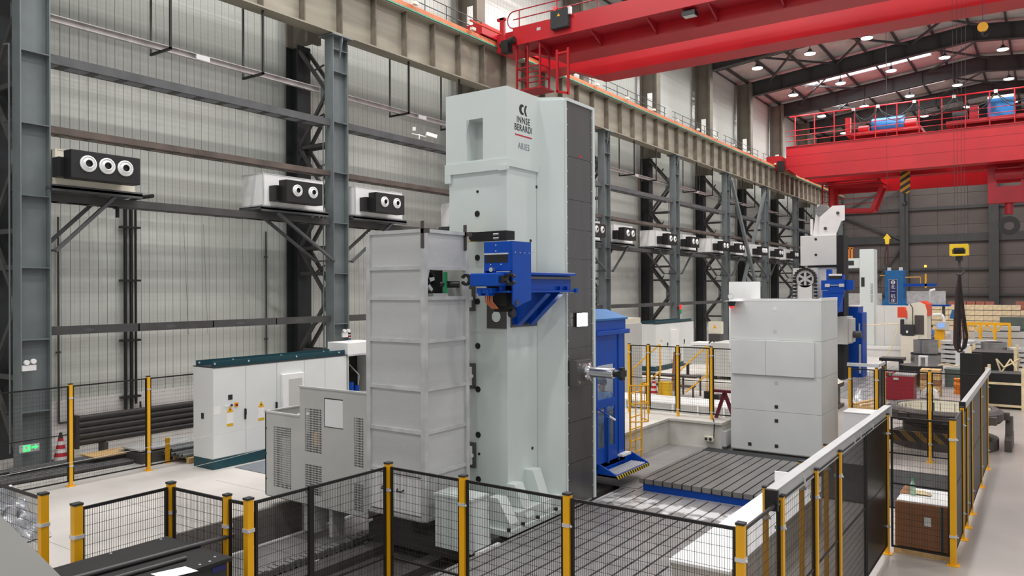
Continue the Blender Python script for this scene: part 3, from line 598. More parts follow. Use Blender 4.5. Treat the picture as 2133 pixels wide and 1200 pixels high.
for x, y in ((X1, Y0), (X1 + 0.02, Y1)):
    tw.p('lifting_bracket', B().box(x - 0.02, y - 0.06, Z1 - 0.3, x + 0.05, y - 0.045, Z1 + 0.16).box(x - 0.02, y - 0.06, Z1 - 0.05, x + 0.17, y - 0.045, Z1 + 0.03), 'cast_dark')
wh = tw.p('magazine_wheel', B().lathe((-9.05, 10.22, 4.45), [(0.28, 0), (0.28, 0.06), (0.2, 0.07), (0.2, 0.0)], 24, 'x').tube((-9.05, 10.22, 4.45), (-8.95, 10.22, 4.45), 0.07, 14), 'black')
sk = B()
for k in range(6): a = R(60 * k + 15); sk.bar((-9.0, 10.22 + 0.07 * math.cos(a), 4.45 + 0.07 * math.sin(a)), (-9.0, 10.22 + 0.22 * math.cos(a), 4.45 + 0.22 * math.sin(a)), 0.05, 0.06)
tw.p('spokes', sk, 'white', wh); tw.p('chain_guide', B().box(-8.9, 10.58, 4.2, -8.84, 10.63, 4.62), 'green'); tw.p('tool_holder', B().tube((-8.95, 10.55, 4.4), (-8.72, 10.8, 4.4), 0.045, 12).box(-8.9, 10.62, 4.34, -8.8, 10.92, 4.46), 'black')
tw.p('inner_plate', B().box(-9.2, 10.1, 4.17, -9.18, 10.9, 4.66), 'black_matt'); tw.p('inner_base', B().box(-9.15, 10.2, 4.16, -8.8, 10.6, 4.24), 'guard_grey')

# guard box left of the tower, with square-hole vents
def vent_panel(t, x0, x1, y, z0, z1, holes, mat, name='front_panel', th=0.02):
    xs = sorted({x0, x1} | {h[0] for h in holes} | {h[1] for h in holes}); zs = sorted({z0, z1} | {h[2] for h in holes} | {h[3] for h in holes}); bb = B()
    for xa, xc in zip(xs[:-1], xs[1:]):
        for za, zc in zip(zs[:-1], zs[1:]):
            cx, cz = (xa + xc) / 2, (za + zc) / 2
            if not any(h[0] < cx < h[1] and h[2] < cz < h[3] for h in holes): bb.box(xa, y, za, xc, y + th, zc)
    o = t.p(name, bb, mat)
    for h in holes:
        lat = B(); n = max(2, round((h[1] - h[0]) / 0.04)); m = max(2, round((h[3] - h[2]) / 0.044))
        for i in range(n + 1): x = h[0] + (h[1] - h[0]) * i / n; lat.box(x - 0.0065, y, h[2], x + 0.0065, y + 0.004, h[3])
        for j in range(m + 1): z = h[2] + (h[3] - h[2]) * j / m; lat.box(h[0], y + 0.0005, z - 0.0065, h[1], y + 0.0035, z + 0.0065)
        t.p('vent_lattice', lat, mat, o, kind='stuff')
    return o
gb = T('machine_guard', 'low grey sheet guard box with square-hole vents and a stepped top', 'machine guard', (-11.4, 10.3, 0.22))
GY = 9.83
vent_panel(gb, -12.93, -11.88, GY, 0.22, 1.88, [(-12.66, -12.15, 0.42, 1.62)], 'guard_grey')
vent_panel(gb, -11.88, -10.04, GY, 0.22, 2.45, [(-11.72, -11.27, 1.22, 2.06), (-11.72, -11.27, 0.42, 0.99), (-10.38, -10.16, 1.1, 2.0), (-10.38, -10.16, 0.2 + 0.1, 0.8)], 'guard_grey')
gb.p('side_panel', B().box(-12.93, GY, 0.22, -12.9, 11.2, 1.88), 'guard_grey'); gb.p('painted_vent_shade', B().box(-12.7, GY + 0.09, 0.4, -12.1, GY + 0.095, 1.65).box(-11.76, GY + 0.13, 0.35, -11.2, GY + 0.135, 2.1).box(-10.42, GY + 0.09, 0.28, -10.12, GY + 0.095, 2.05), 'black_matt'); gb.p('rear_panel', B().box(-12.93, 11.18, 0.22, -10.04, 11.2, 1.88), 'guard_grey')  # black sheets behind the vents paint in the dark of the holes
gb.p('top_lip', B().box(-12.95, GY - 0.02, 1.87, -11.88, GY + 0.04, 1.9).box(-11.9, GY - 0.02, 2.44, -10.04, GY + 0.04, 2.47).box(-12.95, GY, 1.87, -12.89, 11.2, 1.9).box(-12.95, 11.16, 1.87, -11.88, 11.22, 1.9), 'guard_grey')
gb.p('inspection_window', B().box(-11.16, GY - 0.006, 1.76, -10.68, GY + 0.001, 2.27), 'white'); gb.p('window_edge', B().box(-11.18, GY - 0.004, 1.74, -11.16, GY + 0.001, 2.29).box(-11.16, GY - 0.004, 2.27, -10.68, GY + 0.001, 2.29).box(-11.16, GY - 0.004, 1.745, -10.68, GY + 0.001, 1.76), 'ink')
hg = B().cb(-12.9, GY - 0.005, 1.55, 0.035, 0.015, 0.035).cb(-12.9, GY - 0.005, 1.05, 0.035, 0.015, 0.035).cb(-12.9, GY - 0.005, 0.55, 0.035, 0.015, 0.035)
gb.p('hinge_set', hg, 'black'); gb.p('inner_tank', B().box(-12.6, 10.3, 0.3, -11.95, 10.9, 1.5).box(-11.7, 10.25, 0.3, -10.3, 10.9, 1.2), 'pit_dark'); gb.p('filter', B().tube((-12.1, 10.2, 1.5), (-12.1, 10.2, 1.86), 0.2, 14), 'alu')
gb.p('louvre_stack', B().box(-12.5, GY + 0.06, 0.5, -12.14, GY + 0.08, 1.4), 'guard_grey'); gb.p('yellow_valve', B().box(-11.55, GY + 0.06, 1.35, -11.47, GY + 0.12, 1.6), 'yellow')
gb.p('support_foot', B().box(-11.9, 9.95, -0.35, -11.6, 10.25, 0.22).box(-11.2, 9.95, -0.35, -11.1, 10.25, 0.22).box(-12.5, 10.4, -0.6, -12.35, 10.7, 0.22), 'guard_grey'); gb.p('floor_tray', B().box(-12.93, GY + 0.02, 0.2, -10.04, 11.2, 0.23), 'pit_dark')

# bed in the pit
bed = T('machine_bed', 'dark steel machine bed lying in the pit under the boring mill', 'machine bed', (-9.8, 9, -1.6))
bed.p('slideway', B().box(-10.6, 2.6, -1.6, -8.3, 16.7, -0.45).box(-10.2, 2.6, -0.45, -9.9, 16.7, -0.3).box(-8.9, 2.6, -0.45, -8.6, 16.7, -0.3), 'pit_dark')
bed.p('saddle', B().box(-10.4, 10.2, -0.3, -7.9, 15.4, 0.0).box(-10.3, 10.2, 0.0, -9.3, 11.5, 0.38), 'pit_dark'); bed.p('end_plate', B().box(-8.35, 2.6, -1.6, -8.25, 16.7, -0.4), 'cast_dark')
cv = T('way_cover_run', 'grey steel cover plates beside the pit edge with a cable chain along them', 'cover plates', (-11.5, 9, -1.6))
for k in range(9): cv.p('cover_plate', B().box(-12.2, 2.7 + 1.3 * k, -0.53, -11.02, 3.99 + 1.3 * k, -0.5), 'steel_plate')
cv.p('edge_strip', B().box(-12.28, 2.7, -0.52, -12.2, 14.4, -0.49), 'alu'); cv.p('support', B().box(-12.2, 2.7, -1.6, -12.1, 14.4, -0.53).box(-11.15, 2.7, -1.6, -11.1, 14.4, -0.53), 'pit_dark')
ch = B().box(-0.1, -0.05, -0.06, 0.1, 0.05, 0.06).box(-0.12, -0.02, -0.09, -0.1, 0.02, 0.07).box(0.1, -0.02, -0.09, 0.12, 0.02, 0.07).mesh('chain_link')
for k in range(80): piece('chain_link', ch, 'steel_plate', cv.o, (-10.9 + 11.5, 2.8 + 0.115 * k - 9, -0.47 + 1.6 + 0.01 * (k % 3)))
for k, y in enumerate((9.2, 10.4, 7.8)): single('pit_post', B().box(-10.75, y, -1.6, -10.66, y + 0.1, -0.5), 'galv', ['short grey post standing in the pit, middle one', 'short grey post standing in the pit, farthest one', 'short grey post standing in the pit, nearest one'][k], 'post', (-10.7, y, -1.6), 'pit posts')

# T-slot floor plates
ts = T('slotted_floor_plate', 'grey slotted cast floor plates flush with the floor before the boring mill', 'floor plate', (-5.9, 11.5, 0))
for k in range(-1, 13):
    xa, xc = -7.58 + 0.27 * k + 0.018, -7.58 + 0.27 * (k + 1) - 0.018; xa = max(xa, -7.67); xc = min(xc, -4.06)
    if xc - xa < 0.02: continue
    for ya, yc in ((8.0, 11.02), (11.03, 15.04)): ts.p('slot_bar', B().box(xa, ya, -0.2, xc, yc, 0.001), 'steel_plate_stained')
for k in range(0, 13):
    for y in (9.3, 10.3, 11.02, 12.2):
        if (k + int(y)) % 1 == 0 and y == 11.02: ts.p('slot_plug', B().tube((-7.58 + 0.27 * k, y, -0.05), (-7.58 + 0.27 * k, y, 0.0015), 0.03, 8), 'black_matt')
# clamping table
tb = T('clamping_table', 'low grey slotted clamping table on a blue base', 'machine table', (-5.9, 16.7, 0))
tb.p('base', B().box(-7.16, 15.1, 0, -4.55, 18.5, 0.16), 'blue'); tb.p('core', B().box(-7.2, 15.08, 0.15, -4.5, 18.5, 0.172), 'slot_black')
xs = [-7.25] + [-7.12 + 0.212 * k for k in range(13)] + [-4.48]
for xa, xc in zip(xs[:-1], xs[1:]): tb.p('slot_bar', B().box(xa + 0.016, 15.05, 0.16, xc - 0.016, 18.5, 0.262), 'table_steel')
single('floor_cover', B().box(-7.6, 18.52, 0.0, -1.4, 20.05, 0.03).box(-4.45, 16.6, 0.0, -1.5, 18.5, 0.03), 'rubber', 'dark grey floor covering between the clamping table and white machine cabinet', 'floor plate', (-4.5, 18.5, 0))
single('floor_cover', B().box(-8.7, 15.1, 0.0, -7.3, 20.0, 0.02), 'plate_grey', 'mid grey floor plates beside the blue cabin', 'floor plate', (-8.0, 17.5, 0))

# operator cabin
X0, X1, Y0, Y1 = -9.3, -8.0, 14.5, 15.92
cabn = T('operator_cabin', 'blue steel operator cabin with tall windows and a striped step, beside the boring mill', 'cabin', (-8.6, 15.2, 0.42))
for (x, y) in ((X0, Y0), (X1, Y0), (X0, Y1), (X1, Y1)): cabn.p('corner_post', B().cb(x + (0.07 if x == X0 else -0.07), y + (0.07 if y == Y0 else -0.07), 1.9, 0.14, 0.14, 2.96), 'blue')
cabn.p('floor_pan', B().box(X0, Y0, 0.42, X1, Y1, 0.52), 'blue'); cabn.p('back_panel', B().box(X0, Y0, 0.5, X0 + 0.03, Y1, 3.38).box(X0, Y1 - 0.03, 0.5, X1, Y1, 3.38), 'blue'); cabn.p('lining', B().box(X0 + 0.035, Y0 + 0.02, 0.52, X0 + 0.05, Y1 - 0.04, 3.28).box(X0 + 0.05, Y1 - 0.05, 0.52, X1 - 0.15, Y1 - 0.035, 3.28), 'guard_grey')
wa, wb = Y0 + 0.14, Y1 - 0.5
cabn.p('front_panel', B().box(X1 - 0.04, wa, 0.5, X1, Y1 - 0.14, 0.85).box(X1 - 0.04, wa, 1.72, X1, Y1 - 0.14, 1.9).box(X1 - 0.04, wa, 2.65, X1, Y1 - 0.14, 3.38).box(X1 - 0.04, wb, 0.85, X1, Y1 - 0.14, 1.72).box(X1 - 0.04, wb, 1.9, X1, Y1 - 0.14, 2.65).box(X1 - 0.03, 14.98, 0.85, X1, 15.06, 1.72), 'blue')
for z0, z1 in ((0.85, 1.72), (1.9, 2.65)): cabn.p('window_pane', B().box(X1 - 0.03, wa, z0, X1 - 0.02, wb, z1), 'glass')
cabn.p('corner_strip', B().box(X1 - 0.02, Y1 - 0.34, 0.46, X1 + 0.02, Y1 - 0.3, 3.36), 'blue')
cabn.p('cornice', B().box(X0 - 0.05, Y0 - 0.05, 3.3, X1 + 0.1, Y1 + 0.08, 3.4).box(X0, Y0, 3.4, X1 + 0.02, Y1 + 0.02, 3.62), 'blue', bevel=0.01)
cabn.p('roof', B().prism([(X0, 3.62), (X1 + 0.06, 3.62), (X1 + 0.06, 3.66), (-8.5, 3.84), (X0, 3.84)], 'y', Y0 - 0.02, Y1 + 0.05), 'blue2', bevel=0.01)
stp = cabn.p('step_tray', B().prism([(X1, 0.3), (X1 + 0.46, 0.3), (X1 + 0.46, 0.34), (X1, 0.34)], 'y', Y0 + 0.1, 16.2).prism([(X1, 0.3), (X1 + 0.46, 0.3), (X1 + 0.46, 0.36), (X1 + 0.04, 0.55), (X1, 0.55)], 'y', 16.16, 16.2).prism([(X1, 0.3), (X1 + 0.46, 0.3), (X1 + 0.46, 0.36), (X1 + 0.04, 0.55), (X1, 0.55)], 'y', Y0 + 0.1, Y0 + 0.14).box(X1 - 0.1, Y0, 0.3, X1, 16.2, 0.5), 'blue')
for k in range(6): cabn.p('tread_bar', B().box(X1 + 0.08 + 0.06 * k, 14.72, 0.345, X1 + 0.115 + 0.06 * k, 16.1, 0.37), 'alu', stp)
cabn.p('step_edge', B().box(X1 + 0.46, Y0 + 0.1, 0.27, X1 + 0.475, 16.2, 0.35), 'hazard', stp, 'yellow and black striped step edge')
cabn.p('grab_bar', B().tube((X1 + 0.02, 14.55, 1.75), (X1 + 0.24, 14.95, 1.48), 0.018, 8), 'blue'); cabn.p('bar_sleeve', B().tube((X1 + 0.17, 14.83, 1.56), (X1 + 0.25, 14.96, 1.47), 0.024, 8), 'white')
cabn.p('standoff', B().box(X1 + 0.02, 15.0, 0.5, X1 + 0.06, 15.05, 1.5), 'blue'); cabn.p('door_sill', B().box(X1, 15.55, 0.55, X1 + 0.14, 15.95, 0.6), 'white'); cabn.p('support_arm', B().box(-9.4, 14.1, 0.45, -8.8, 15.1, 0.6), 'blue')

fill_box_c = cabn.p('fill_lamp_box', B().box(-8.9, 15.0, 3.24, -8.4, 15.4, 3.29), 'galv')  # box and light below are added to brighten the cabin interior
ld = bpy.data.lights.new('cabin_fill_light', 'AREA'); ld.shape = 'RECTANGLE'; ld.size = 0.45; ld.size_y = 0.35; ld.energy = 14
lo = bpy.data.objects.new('cabin_fill_light', ld); COL.objects.link(lo); lo.location = (-8.65, 15.2, 3.22)

# ================================================================ AIR UNITS ON THE WALL
def air_unit(yc, n, label, cream=False, right=True, ncol=0.0):
    # yc: middle of the nozzles; the casing hangs beside its column
    t = T('air_unit', label, 'air unit', (-20.4, yc, 6.95), 'wall air units')
    y0, y1 = (yc - 1.05, yc + 1.35) if not cream else (9.08, yc + 1.1)
    if not cream:
        if right: y0 = max(y0, ncol); y1 = y0 + 2.4
        else: y1 = min(y1, ncol - 0.02); y0 = y1 - 2.4
    zt = 7.95 if not cream else 7.8
    t.p('casing', B().box(-21.05, y0, 6.98, -20.0, y1, zt), 'cream' if cream else 'white', bevel=0.008)
    t.p('edge_trim', B().box(-21.06, y0 - 0.01, 6.94, -19.99, y1 + 0.01, 6.99).box(-20.02, y0 - 0.008, 6.98, -19.992, y0 + 0.03, zt).box(-21.06, y0 - 0.01, zt - 0.01, -19.99, y1 + 0.01, zt + 0.015), 'galv' if not cream else 'cream')
    w = 0.72 if n == 2 else 0.86
    t.p('duct', B().box(-20.0, yc - w - 0.12, 7.1, -19.66, yc + w - 0.1, 7.58), 'black', bevel=0.01)
    pl = t.p('plenum', B().box(-19.68, yc - w, 7.05, -19.3, yc + w, 7.74), 'black', bevel=0.012)
    r = 0.2 if n == 3 else 0.185; gap = 0.46 if n == 3 else 0.62
    for k in range(n):
        y = yc + (k - (n - 1) / 2) * gap
        nz = t.p('nozzle', B().lathe((-19.3, y, 7.43), [(r, 0), (r, 0.03), (r * 0.86, 0.045), (r * 0.8, 0.01), (r * 0.6, 0.06), (r * 0.5, 0.08), (r * 0.42, 0.06)], 24, 'x'), 'white')
        t.p('throat', B().lathe((-19.3, y, 7.43), [(r * 0.44, 0.06), (r * 0.36, 0.01), (0, 0.005)], 20, 'x'), 'black', nz)
    s = T('unit_bracket', 'grey bracket frame carrying the ' + label, 'bracket', (-20.5, yc, 6.8), 'air unit brackets')
    s.p('platform', B().box(-21.1, y0 - 0.08, 6.84, -19.97, y1 + 0.2, 6.9).box(-20.03, y0 - 0.08, 6.78, -19.97, y1 + 0.2, 6.94).box(-21.1, y0 - 0.08, 6.78, -21.04, y1 + 0.2, 6.94), 'girt_grey')
    e = ncol; far = (y0 + 0.55) if right is False else (y1 - 0.5)
    for x in (-20.05, -20.95): s.p('brace', B().bar((x, far, 6.78), (x, e, 5.3), 0.1, 0.08), 'girt_grey')
    s.p('tie', B().bar((-20.05, e, 5.32), (-20.95, e, 5.32), 0.05), 'girt_grey')
    if cream: s.p('drain_pipe', B().path([(-20.9, y1 - 0.1, 6.78), (-20.9, y1 - 0.1, 6.6), (-20.7, y1 - 0.1, 6.55), (-20.7, y1 - 0.1, 6.3)], 0.05, 8), 'black')
air_unit(9.98, 3, 'cream air unit with three round nozzles, at the left', True, True, YC[0] + 0.75)
U = [(16.22, False, 1, 2, 'white air unit left of the second wall column'), (20.07, True, 1, 2, 'white air unit right of the second wall column'), (25.95, False, 2, 2, 'air unit half hidden behind the tall white column'),
     (35.58, False, 3, 2, 'air unit just right of the tall white column'), (39.2, True, 3, 2, 'air unit right of the fourth wall column'), (45.1, False, 4, 2, 'air unit left of the fifth wall column'), (48.8, True, 4, 2, 'air unit right of the fifth wall column'),
     (54.7, False, 5, 2, 'air unit left of the sixth wall column'), (58.2, True, 5, 2, 'air unit right of the sixth wall column'), (63.9, False, 6, 3, 'far air unit with three nozzles'), (68.6, True, 6, 2, 'far air unit right of the seventh wall column'), (73.6, False, 7, 2, 'farthest air unit beside the second machine')]
for yc, rgt, ci, n, lab in U: air_unit(yc, n, lab, False, rgt, YC[ci] + (0.75 if rgt else -0.05))

# ================================================================ NEAR CRANE
c1 = T('bridge_crane', 'near red bridge crane crossing the top of the photo', 'bridge crane', (-4, 29, 14.06))
AY, BY = 27.5, 31.0
XL, XR = -18.4, 11.0
for nm, y0 in (('girder', AY), ('girder', BY)):
    c1.p(nm, B().prism([(XL, 14.55), (-17.1, 14.06), (XR, 14.06), (XR, 15.55), (XL, 15.55)], 'y', y0, y0 + 1.15), 'crane_red')
    c1.p('girder_lip', B().box(-17.1, y0 - 0.05, 14.03, XR, y0 + 1.2, 14.06).box(XL, y0 - 0.05, 15.55, XR, y0 + 1.2, 15.6), 'crane_red')
c1.p('side_band', B().box(XL, 26.45, 14.5, XR, 26.5, 15.25), 'crane_red', label='red kick panel of the crane walkway'); c1.p('walkway', B().box(XL, 26.5, 14.5, XR, AY, 14.54), 'crane_red2')
for k in range(12): c1.p('walkway_bracket', B().prism([(26.5, 14.5), (AY, 14.5), (AY, 14.1)], 'x', -17.2 + 2.4 * k, -17.14 + 2.4 * k), 'crane_red2')
for z_ in (15.95, 15.6): c1.p('handrail', B().tube((XL, 26.5, z_), (XR, 26.5, z_), 0.025, 8), 'crane_red2')
pm = B().tube((0, 0, 0), (0, 0, 0.72), 0.025, 8).mesh('rail_post')
for k in range(16): piece('rail_post', pm, 'crane_red2', c1.o, (XL + 0.3 + 1.85 * k + 4, 26.5 - 29, 15.25 - 14.06))
c1.p('end_hoop', B().path([(XL, 26.5, 15.95)] + [(XL - 0.3 * math.sin(R(a)) + 0.0, 26.5, 15.6 + 0.35 * math.cos(R(a))) for a in range(0, 181, 30)], 0.025, 8), 'crane_red2')
c1.p('end_carriage', B().box(-20.75, 26.3, 14.98 + 0.3, -19.9, 33.4, 15.75).box(-19.9, 27.4, 14.7, XL, 28.7, 15.5).box(-19.9, 30.9, 14.7, XL, 32.2, 15.5), 'crane_red')
for y in (26.6, 28.9, 31.2, 33.0): c1.p('wheel', B().tube((-20.5, y, 15.33), (-20.2, y, 15.33), 0.22, 16), 'steel_dark')
c1.p('buffer_post', B().box(-19.0, 26.35, 14.5, -18.8, 26.5, 15.75).box(-19.15, 26.35, 15.65, -18.75, 26.5, 15.75), 'crane_red'); c1.p('current_collector', B().bar((-19.7, 25.2, 15.5), (-18.9, 26.4, 15.05), 0.09, 0.06), 'orange_red')
c1.p('drive_motor', B().tube((-18.9, 26.3, 14.55), (-18.2, 26.3, 14.7), 0.14, 12).box(-18.8, 26.15, 14.2, -18.45, 26.5, 14.7), 'black')
kb = c1.p('control_cabinet', B().box(-16.4, 26.2, 14.72, -15.6, 26.45, 15.45), 'rubber', bevel=0.02, label='black control cabinet on the crane'); c1.p('warning_light', B().tube((-16.28, 26.35, 15.45), (-16.28, 26.35, 15.66), 0.05, 10), 'red_on', kb); c1.p('cabinet_duct', B().box(-15.62, 26.25, 15.2, -15.5, 26.4, 15.5), 'alu', kb); c1.p('warning_sign', B().prism([(-16.08, 15.18), (-15.94, 15.18), (-16.01, 15.3)], 'y', 26.195, 26.2), 'yellow', kb)
c1.p('sign_plate', B().box(-17.2, 26.44, 14.9, -17.02, 26.45, 15.02), 'galv')
# hanging access cage
cage = B()
for x in (-18.3, -17.15):
    for y in (26.6, 27.3): cage.bar((x, y, 12.6), (x, y, 14.5), 0.07)
for z in (13.1, 13.55): cage.bar((-18.3, 26.6, z), (-17.15, 26.6, z), 0.045).bar((-18.3, 27.3, z), (-17.15, 27.3, z), 0.045).bar((-18.3, 26.6, z), (-18.3, 27.3, z), 0.045).bar((-17.15, 26.6, z), (-17.15, 27.3, z), 0.045)
cage.bar((-17.75, 26.6, 12.6), (-17.75, 26.6, 14.5), 0.06)
c1.p('access_cage', cage, 'crane_red2'); c1.p('cage_floor', B().box(-18.4, 26.4, 12.54, -16.95, 27.4, 12.6), 'crane_red2')
c1.p('hung_frame', B().bar((-16.5, 26.9, 12.35), (-16.5, 26.9, 14.1), 0.09).bar((-15.98, 26.9, 12.2), (-15.98, 26.9, 14.1), 0.09).bar((-16.5, 26.9, 12.4), (-15.98, 26.9, 12.25), 0.09).bar((-16.5, 26.9, 13.95), (-15.98, 26.9, 13.95), 0.07), 'crane_red')
lp2 = c1.p('flood_lamp', B().box(-11.0, 26.6, 14.25, -10.5, 26.95, 14.42).bar((-10.95, 26.78, 14.4), (-10.95, 26.78, 14.52), 0.03).bar((-10.55, 26.78, 14.4), (-10.55, 26.78, 14.52), 0.03), 'black'); c1.p('lamp_glass', B().box(-10.97, 26.63, 14.235, -10.53, 26.92, 14.25), 'galv', lp2)
# hook, ropes and slings of the near crane
hk = T('hook_block', 'yellow hook block hanging on ropes from the near crane', 'hook block', (-2.45, 29, 5.0))
hk.p('sheave_case', B().prism([(-2.72, 5.35), (-2.64, 5.35), (-2.64, 5.72), (-2.72, 5.68)], 'y', 28.85, 29.15).prism([(-2.26, 5.35), (-2.18, 5.35), (-2.18, 5.68), (-2.26, 5.72)], 'y', 28.85, 29.15).box(-2.72, 28.84, 5.55, -2.18, 28.9, 5.72).box(-2.66, 28.84, 5.33, -2.24, 28.9, 5.4), 'hook_yellow', bevel=0.015)
hk.p('sheaves', B().tube((-2.6, 29, 5.55), (-2.3, 29, 5.55), 0.17, 16), 'black'); hk.p('swivel', B().box(-2.55, 28.9, 5.18, -2.35, 29.1, 5.36), 'black')
hk.p('hook', B().path([(-2.45, 29, 5.2), (-2.45, 29, 5.0)] + [(-2.45 + 0.12 * math.sin(R(a)), 29, 4.85 - 0.13 * math.cos(R(180 + a))) for a in range(-10, 250, 26)], 0.04, 8), 'steel_dark')
rp = B()
for dx in (-0.12, -0.04, 0.05, 0.13): rp.tube((-2.45 + dx, 29, 5.7), (-2.45 + dx * 1.6, 29.3, 14.1), 0.006, 5)
hk.p('rope', rp, 'rope')
sl = T('lifting_sling', 'dark red lifting slings looped over the yellow hook block', 'sling', (-2.45, 29, 2.1))
for k, (dx, zb, mm) in enumerate(((-0.06, 2.25, 'sling'), (0.0, 2.2, 'sling'), (0.05, 2.3, 'black_matt'))):
    pts2 = [(-2.45, 29, 4.74), (-2.5 + dx * 0.6, 28.97, 4.2), (-2.53 + dx, 28.95, 3.2), (-2.55 + dx, 28.95, zb + 0.25), (-2.49 + dx, 28.95, zb), (-2.38 + dx * 1.6, 28.98, zb + 0.05), (-2.33 + dx * 1.6, 29, zb + 0.4), (-2.38 + dx, 29, 3.4), (-2.42, 29, 4.3), (-2.44, 29, 4.74)]
    sl.p('strap', B().path(pts2, 0.035 if k < 2 else 0.045, 6), mm)

# ================================================================ FAR CRANE
c2 = T('bridge_crane', 'far red bridge crane with a trolley and a hanging operator cab', 'bridge crane', (-4, 72, 14.06))
XL2 = -19.2
for y0 in (70.0, 74.0):
    c2.p('girder', B().prism([(XL2, 15.0), (-18.2, 14.2), (-17.8, 14.06), (XR, 14.06), (XR, 16.8), (XL2, 16.8)], 'y', y0, y0 + 1.2), 'crane_red'); c2.p('girder_lip', B().box(-17.8, y0 - 0.08, 14.0, XR, y0 + 1.3, 14.06).box(XL2, y0 - 0.08, 16.8, XR, y0 + 1.3, 16.86), 'crane_red')
    c2.p('girder_seam', B().box(XL2, y0 - 0.012, 16.0, XR, y0, 16.02).box(XL2, y0 - 0.012, 15.1, XR, y0, 15.12), 'crane_red2')
c2.p('end_carriage', B().box(-20.7, 69.2, 15.25, -19.5, 76.2, 16.0).box(-20.7, 69.3, 14.9, -19.6, 70.6, 15.25), 'crane_red'); c2.p('wheel', B().tube((-20.3, 69.7, 15.35), (-19.7, 69.7, 15.35), 0.4, 16), 'steel_dark'); c2.p('drive_motor', B().box(-19.7, 69.0, 14.6, -19.2, 69.5, 15.5), 'black')
for k, z in enumerate((17.3, 17.75, 18.2, 19.45)): c2.p('handrail', B().tube((XL2 + 1.6 * (k == 3) * 0.2, 69.95, z), (XR, 69.95, z), 0.03 + 0.035 * (k == 3), 6), 'crane_red')
pm2 = B().tube((0, 0, 0), (0, 0, 2.6), 0.05, 6).mesh('rail_post')
for k in range(18): piece('rail_post', pm2, 'crane_red', c2.o, (XL2 + 0.8 + 1.62 * k + 4, 69.95 - 72, 16.84 - 14.06))
# festoon cable
fx = [-13.6, -11.7, -9.0, -6.2, -3.4, -0.6]
for xa, xc in zip(fx[:-1], fx[1:]):
    f = B()
    for dz in (0, 0.35): f.path([(xa + (xc - xa) * u / 8, 69.8, 19.3 - (1.25 - dz) * (1 - (2 * u / 8 - 1) ** 2)) for u in range(9)], 0.035, 5)
    c2.p('festoon_cable', f, 'rubber')
for x in fx: c2.p('cable_trolley', B().box(x - 0.12, 69.7, 19.25, x + 0.12, 69.9, 19.5), 'galv')
tr = c2.p('trolley', B().box(-14.2, 70.2, 17.2, -8.6, 75.0, 17.5).box(-14.3, 70.1, 17.3, -13.9, 70.5, 18.8), 'crane_red'); c2.p('hoist_drum', B().tube((-12.4, 71.5, 18.0), (-9.9, 71.5, 18.0), 0.72, 20).box(-12.2, 70.9, 17.5, -10.6, 72.1, 17.9), 'blue2', tr)
c2.p('gear_motor', B().tube((-10.0, 71.3, 17.95), (-9.0, 71.3, 17.95), 0.38, 14).tube((-13.4, 71.0, 17.8), (-12.6, 71.0, 17.8), 0.32, 14), 'crane_red', tr)
tr2 = c2.p('trolley', B().box(-6.8, 70.2, 17.2, 2.0, 75.0, 17.55).box(-5.2, 70.3, 17.5, -4.6, 71.0, 18.6), 'crane_red2'); c2.p('hoist_drum', B().box(-4.0, 70.6, 17.5, -2.2, 72, 19.0), 'blue2', tr2); c2.p('gear_motor', B().tube((-6.4, 71, 18.0), (-5.4, 71, 18.0), 0.4, 12).tube((-1.8, 71, 18.2), (0.4, 71, 18.2), 0.5, 14), 'rubber', tr2); c2.p('cover', B().box(-4.0, 70.6, 19.0, -2.2, 72, 19.2), 'cream', tr2)
c2.p('lower_beam', B().box(-17.2, 77.6, 13.2, XR, 77.9, 14.3), 'crane_red', label='bright red lower beam behind the far crane girders'); c2.p('lower_beam_post', B().box(-17.2, 76.5, 14.3, -16.8, 77.9, 15.5), 'crane_red')
ca = T('crane_cab', 'open red operator cab frame hanging under the far crane', 'crane cab', (-14.8, 76.8, 11.3))
fr = B()
for y in (75.6, 77.3):
    q = [(-16.6, 11.5), (-13.2, 11.35), (-12.4, 13.5), (-16.6, 13.8)]
    for k_, ((xa, za), (xc, zc)) in enumerate(zip(q, q[1:] + q[:1])): fr.bar((xa, y, za), (xc, y, zc), 0.28 - 0.01 * (k_ % 2), 0.3)
for xa, za in q: fr.bar((xa, 75.6, za), (xa, 77.3, za), 0.25)
ca.p('frame', fr, 'crane_red'); ca.p('top_platform', B().box(-16.8, 74.4, 13.75, -12.3, 77.7, 13.85).box(-16.8, 74.5, 13.85, -16.6, 74.7, 14.02).box(-12.6, 74.5, 13.85, -12.4, 74.7, 14.02), 'crane_red')
for z in (12.0, 12.5, 13.0): ca.p('guard_rail', B().tube((-16.6, 75.6, z), (-12.9, 75.6, z), 0.035, 6), 'crane_red2')
for k in range(10): ca.p('top_post', B().box(-16.4 + 0.43 * k, 75.45, 13.85, -16.35 + 0.43 * k, 75.5, 14.4), 'crane_red')
ld2 = B().bar((-17.5, 75.8, 11.6), (-17.5, 75.8, 14.4), 0.12).bar((-16.9, 75.8, 11.6), (-16.9, 75.8, 14.4), 0.12)
for k in range(5): ld2.bar((-17.5, 75.8, 11.9 + 0.5 * k), (-16.9, 75.8, 11.75 + 0.5 * k), 0.07)
ca.p('ladder', ld2, 'crane_red2')
sb = T('striped_hook_block', 'black and yellow striped hook block under the far crane', 'hook block', (-10.1, 72.6, 12.3))
